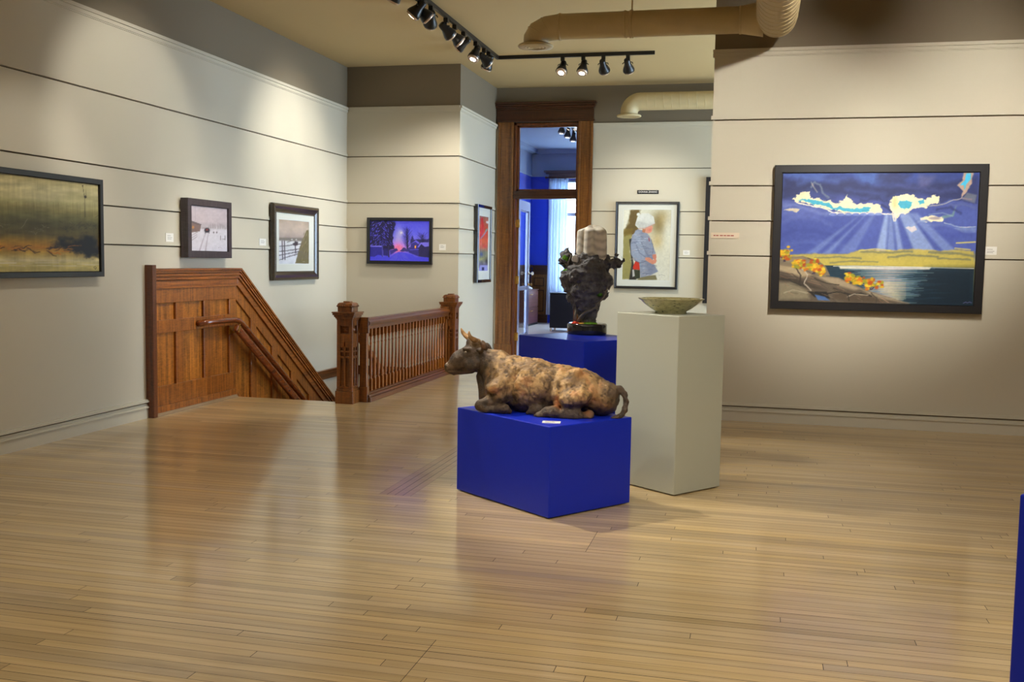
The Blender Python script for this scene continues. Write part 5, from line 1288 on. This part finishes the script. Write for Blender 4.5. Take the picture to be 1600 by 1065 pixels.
def paint_red():
    c = Canvas([(180,170),(255,180),(225,915),(150,912)], 46, 84)
    c.vgrad([(170,(172,116,96)),(330,(226,92,52)),(480,(236,96,60)),(600,(206,120,80)),(660,(140,136,104)),(760,(146,140,96)),(830,(120,110,130)),(915,(150,140,190))])
    c.grain(.25, .05, .02, 4)
    c.line([(200,210),(205,300),(190,420),(185,470)], 18, (214,40,36), .95, 8, 8, .05); c.blob(215,400,30,70,(240,84,50),.8); c.line([(240,350),(210,420),(180,480)], 12, (164,150,176), .9, 6); c.line([(238,340),(225,370)], 8, (110,170,120), .8, 5)
    c.blob(205,510,30,40,(236,110,60),.9); c.blob(210,580,18,22,(230,70,60),.9); c.ell(245,250,12,18,(250,240,236),.9,.6); c.blob(180,690,14,26,(60,80,150),.8); c.blob(222,780,10,30,(30,30,40),.8); c.line([(160,760),(200,740)], 6, (200,190,60), .8, 5); c.poly([(165,835),(232,840),(225,912),(150,910)], (176,170,226), .9, 8); c.poly([(180,862),(198,864),(195,910),(176,908)], (40,44,90), 1, 5)
    return c

# ------------------------------------------------------------------ framed pictures
mcanvas = vcol('painted_canvas', .45, .05, 400); 
def picture(label, loc, rotz, W, H, prof, fmat, paint, inset, depth, group=None, mat=None, matw=0, glassy=False, back=.017):
    """loc: centre of the picture on the wall face; inset: width of the frame face; depth: how far the canvas stands from the wall"""
    t = thing('framed_painting', label, 'painting', loc, rotz, group)
    mb = MB(); mb.ring(W, H, [(a, o+back) for a, o in prof]); mb.build('frame', fmat, t)
    mb = MB(); mb.box(-W/2+inset*.5, -back-depth+.006, -H/2+inset*.5, W/2-inset*.5, -back+.004, H/2-inset*.5); mb.build('backing_board', M['dark'], t)
    w, h = W-2*inset, H-2*inset; y = -back-depth
    if matw:
        mb = MB(); l, r_, tp, bt = matw
        mb.box(-w/2, y, -h/2, -w/2+l, y+.004, h/2); mb.box(w/2-r_, y, -h/2, w/2, y+.004, h/2); mb.box(-w/2+l, y, h/2-tp, w/2-r_, y+.004, h/2); mb.box(-w/2+l, y, -h/2, w/2-r_, y+.004, -h/2+bt)
        b = .008
        mb.mi = 1
        for x0, z0, x1, z1 in ((-w/2+l-b, -h/2+bt-b, -w/2+l-b*.4, h/2-tp+b), (w/2-r_+b*.4, -h/2+bt-b, w/2-r_+b, h/2-tp+b), (-w/2+l-b, h/2-tp+b*.4, w/2-r_+b, h/2-tp+b), (-w/2+l-b, -h/2+bt-b, w/2-r_+b, -h/2+bt-b*.4)): mb.box(x0, y-.001, z0, x1, y, z1)
        mb.build('picture_mat', [mat, M['white']], t)
        paint.mesh('canvas', w-l-r_, h-tp-bt, mcanvas, t, y+.003, (l-r_)/2, (bt-tp)/2)
    else:
        paint.mesh('canvas', w, h, mcanvas, t, y)
    if glassy:
        mb = MB(); mb.box(-w/2, y-.006, -h/2, w/2, y-.004, h/2); mb.build('glazing', M['pglass'], t)
    return t
HP = PI/2
black = M['black']
flo = lambda w, d: [(0, 0), (0, d), (.004, d+.002), (w-.006, d+.002), (w-.004, d), (w-.004, .012), (w, .012)]
picture('large black-framed painting of sun rays over a lake, on the right wall', (1.033, YR, 1.703), 0, 1.785, 1.295, flo(.072, .05), black, paint_cloudlight(), .072, .034)
picture('violet snowy street at dusk in a black frame on the wall behind the stairs', (-4.485, YB, 1.682), 0, .89, .598, flo(.042, .04), black, paint_winter(), .042, .026)
silver = plain('silver_frame', rgb(150, 146, 138), .35, .5)
p = picture('framed portrait of a child in a white hat, right of the doorway', (-1.494, YD, 1.697), 0, .885, 1.215, [(0, 0), (0, .035), (.012, .040), (.018, .034), (.032, .036), (.036, .02), (.036, .01)], black, paint_portrait(), .036, .016, None, M['cream'], (.075, .075, .075, .085), True)
picture('black-framed olive and gold abstract landscape cut off by the left edge', (XL, 6.29, 1.658), HP, 1.74, .782, flo(.045, .05), black, paint_abstract(), .045, .034)
dkf = wood('dark_stained_frame', rgb(44, 36, 40), rgb(74, 62, 66), 'z', coat=.0)
picture('small snowy farm lane in a thick dark frame, nearest the wainscot post', (XL, 8.765, 1.708), HP, .80, .555, flo(.066, .075), dkf, paint_snow_track(), .066, .060)
brf = wood('brown_black_frame', rgb(34, 26, 18), rgb(70, 58, 40), 'z', rough=.25)
picture('snowy fence and haystack with cream mat in a wide dark frame', (XL, 10.73, 1.618), HP, 1.19, .86, [(0, 0), (0, .03), (.012, .042), (.03, .045), (.06, .036), (.085, .022), (.098, .026), (.102, .02), (.102, .008)], brf, paint_fence(), .102, .016, None, M['cream'], (.075, .135, .075, .085), True)
blk2 = plain('black_gloss_frame', rgb(24, 24, 28), .12, coat=.6)
picture('red and orange abstract print in a glossy black frame, left of the doorway', (XJ, 13.345, 1.675), HP, .725, 1.055, [(0, 0), (0, .045), (.004, .048), (.036, .048), (.040, .044), (.040, .012)], blk2, paint_red(), .040, .030, None, M['cream'], (.09, .09, .11, .12), True)
cc = Canvas([(0,0),(100,0),(100,100),(0,100)], 24, 40, (150,140,120)); cc.grain(.4, .05, .05, 3)
picture('tall black-framed picture mostly hidden behind the right wall', (-.15, YD, 1.775), 0, 1.10, 1.73, flo(.08, .045), black, cc, .08, .03)

# ------------------------------------------------------------------ labels
def card(label, loc, rotz, w, h, lines=((-.3, .24, .45), (-.3, .06, .6), (-.3, -.08, .5))):
    mb = MB(); mb.mi = 0; mb.box(-w/2, -.005, -h/2, w/2, 0, h/2); mb.mi = 1
    for x, z, l in lines: mb.box(x*w, -.0058, z*h, (x+l)*w, -.004, z*h+h*.035)
    return tag(mb.build('label_card', [M['white'], M['ink']], None, loc, rotz), label, 'label card', 'small white wall labels')
card('small white card beside the dark-framed snowy lane', (XL, 8.20, 1.604), HP, .125, .094)
card('small white card left of the cream-matted fence picture', (XL, 9.985, 1.606), HP, .15, .080)
card('small white card right of the violet snowy street', (-3.915, YB, 1.610), 0, .088, .078)
card('small white card right of the child portrait', (-.942, YD, 1.597), 0, .092, .082)
card('small white card right of the largest painting', (1.984, YR, 1.596), 0, .098, .093)
def text(body, size, mat, parent, loc, rotz=0, depth=.001):
    cu = bpy.data.curves.new('lettering', 'FONT'); cu.body = body; cu.size = size; cu.align_x = 'CENTER'; cu.align_y = 'CENTER'; cu.extrude = depth
    o = bpy.data.objects.new('lettering', cu); o.data.materials.append(mat); C.objects.link(o); o.parent = parent
    bpy.context.view_layer.update(); me = bpy.data.meshes.new_from_object(o.evaluated_get(bpy.context.evaluated_depsgraph_get()))
    bpy.data.objects.remove(o); o = bpy.data.objects.new('lettering', me); C.objects.link(o); o.parent = parent
    o.location = loc; o.rotation_euler = (PI/2, 0, rotz); return o
mb = MB(); mb.box(-.150, -.008, -.026, .150, 0, .026)
np_ = tag(mb.build('name_sign', M['blackm'], None, (-1.498, YD, 2.440), 0, bevel=.002), 'black name plate with white capitals above the child portrait', 'sign')
text('DONNA ZHANG', .034, M['white'], np_, (0, -.0085, 0))
mb = MB(); mb.mi = 0; mb.box(-.128, -.006, -.026, .128, 0, .026); mb.mi = 1
x = -.105
for w in (.024, .028, .006, .034, .030, .034, .034):
    mb.box(x, -.0066, -.005, x+w-.006, -.005, .004); x += w
tag(mb.build('label_sign', [plain('cream_card', rgb(222, 206, 182), .6), M['red']], None, (-.284, YR, 1.716), 0), 'long cream label strip with red print at the partition corner', 'label strip')
# ------------------------------------------------------------------ light
t2 = thing('light_track', 'unseen black ceiling light track added over the right side of the room', 'light track', (0,0,0))
mb = MB(); mb.box(1.083, -2.0, tz-.018, 1.117, 6.6, ZC); mb.build('rail', M['blackm'], t2)
G3 = 'track lights out of view'  # unseen heads: some match the wall pools, others are added to brighten the floor
for px, py, aim, pw, sz in ((-3.12, 7.2, (XL, 7.60, 2.52), 105, 58), (-3.12, 6.3, (XL, 6.4, 1.2), 90, 56), (-3.12, 5.4, (XL, 4.6, 1.8), 60, 62),
                            (-3.12, 6.7, (-1.2, 6.0, .85), 460, 34), (-3.12, 4.6, (-.6, 6.3, .8), 110, 44), (-3.12, 8.0, (-1.28, 7.84, 1.55), 340, 24), (-3.12, 8.4, (-5.1, 9.0, .55), 200, 52), (-3.12, 3.6, (-2.4, 5.6, 0), 100, 70),
                            (1.1, 6.3, (.90, YR, 2.75), 720, 66), (1.1, 5.7, (2.1, YR, 1.5), 125, 62), (1.1, 6.5, (-.1, YR, 2.1), 90, 60), (1.1, 5.0, (-.6, 6.4, .8), 60, 44), (1.1, 3.2, (.6, 5.2, 0), 140, 80), (1.1, 1.6, (-.4, 3.2, 0), 115, 90), (-3.12, 2.4, (-2.2, 3.2, 0), 45, 90)):
    head(px, py, aim, pw, sz, 'unseen black track light hung from the ceiling above the picture edge', G3, None, .6)
ot = thing('light_track', 'small track of lamps on the blue office ceiling, seen through the transom', 'light track', (0,0,0))
mb = MB(); mb.box(-3.575, 17.2, 4.012, -3.545, 20.6, OZ); mb.build('rail', M['blackm'], ot)
for y, lab in ((19.55, 'office ceiling lamp farthest left of the row seen through the transom'), (18.95, 'office ceiling lamp in the middle of the row seen through the transom'), (18.35, 'office ceiling lamp at the right of the row, half hidden by the transom frame')):
    head(-3.56, y, (-3.9, y-.2, 0), 40, 70, lab, 'office track lamps', None, 1., (1, .93, .8), 4.03)
def area(x, y, z, sx, sy, power, col, rot=(0,0,0)):
    l = bpy.data.lights.new('added_area_light', 'AREA'); l.shape = 'RECTANGLE'; l.size = sx; l.size_y = sy; l.energy = power; l.color = col
    o = bpy.data.objects.new('added_area_light', l); C.objects.link(o); o.location = (x, y, z); o.rotation_euler = rot; return o
area(-1.2, .4, 3.88, 3.2, 2.6, 70, (1, .95, .88)); area(1.9, 3.6, 3.88, 1.4, 3., 34, (1, .95, .88))  # unseen fill added under the ceiling to lift the room's ambient light
area(-1.6, 17.6, 4.02, 2., 4., 60, (.85, .90, 1))               # unseen fill added under the office ceiling
def portal(x, y, z, sx, sy, rot):
    o = area(x, y, z, sx, sy, 1, (1,1,1), rot); o.data.cycles.is_portal = True; o.name = 'daylight_portal'
portal((WX0+WX1)/2, OY1+.06, (WZ0+WZ1)/2, WX1-WX0, WZ1-WZ0, (-PI/2, 0, 0))
portal(X1+.08, 12., 2.0, 3.0, 3.6, (0, PI/2, 0))
w = bpy.data.worlds.new('daylight'); bpy.context.scene.world = w; w.use_nodes = True
bg = w.node_tree.nodes['Background']; bg.inputs['Color'].default_value = (.62, .80, 1, 1); bg.inputs['Strength'].default_value = 19

# ------------------------------------------------------------------ camera
cd = bpy.data.cameras.new('camera'); cam = bpy.data.objects.new('camera', cd); C.objects.link(cam)
pitch, roll, yaw = .08, .0167, -.2374
Fv = Vector((math.sin(yaw)*math.cos(pitch), math.cos(yaw)*math.cos(pitch), -math.sin(pitch)))
Rv = Vector((math.cos(yaw), -math.sin(yaw), 0)); Uv = Rv.cross(Fv)
R2v = Rv*math.cos(roll)+Uv*math.sin(roll); U2v = Uv*math.cos(roll)-Rv*math.sin(roll)
mat = Matrix((R2v, U2v, -Fv)).transposed().to_4x4(); mat.translation = (0, 0, 1.45)
cam.matrix_world = mat; cd.sensor_width = 36; cd.lens = 1560/1600*36; cd.clip_start = .05
sc = bpy.context.scene; sc.camera = cam
vs = sc.view_settings; vs.view_transform = 'Standard'; vs.look = 'None'; vs.exposure = .0; vs.gamma = 1.; vs.use_curve_mapping = False
sc.cycles.use_denoising = True; sc.cycles.max_bounces = 8; sc.cycles.diffuse_bounces = 5; sc.cycles.glossy_bounces = 4; sc.cycles.transparent_max_bounces = 12
sc.cycles.sample_clamp_indirect = 6.
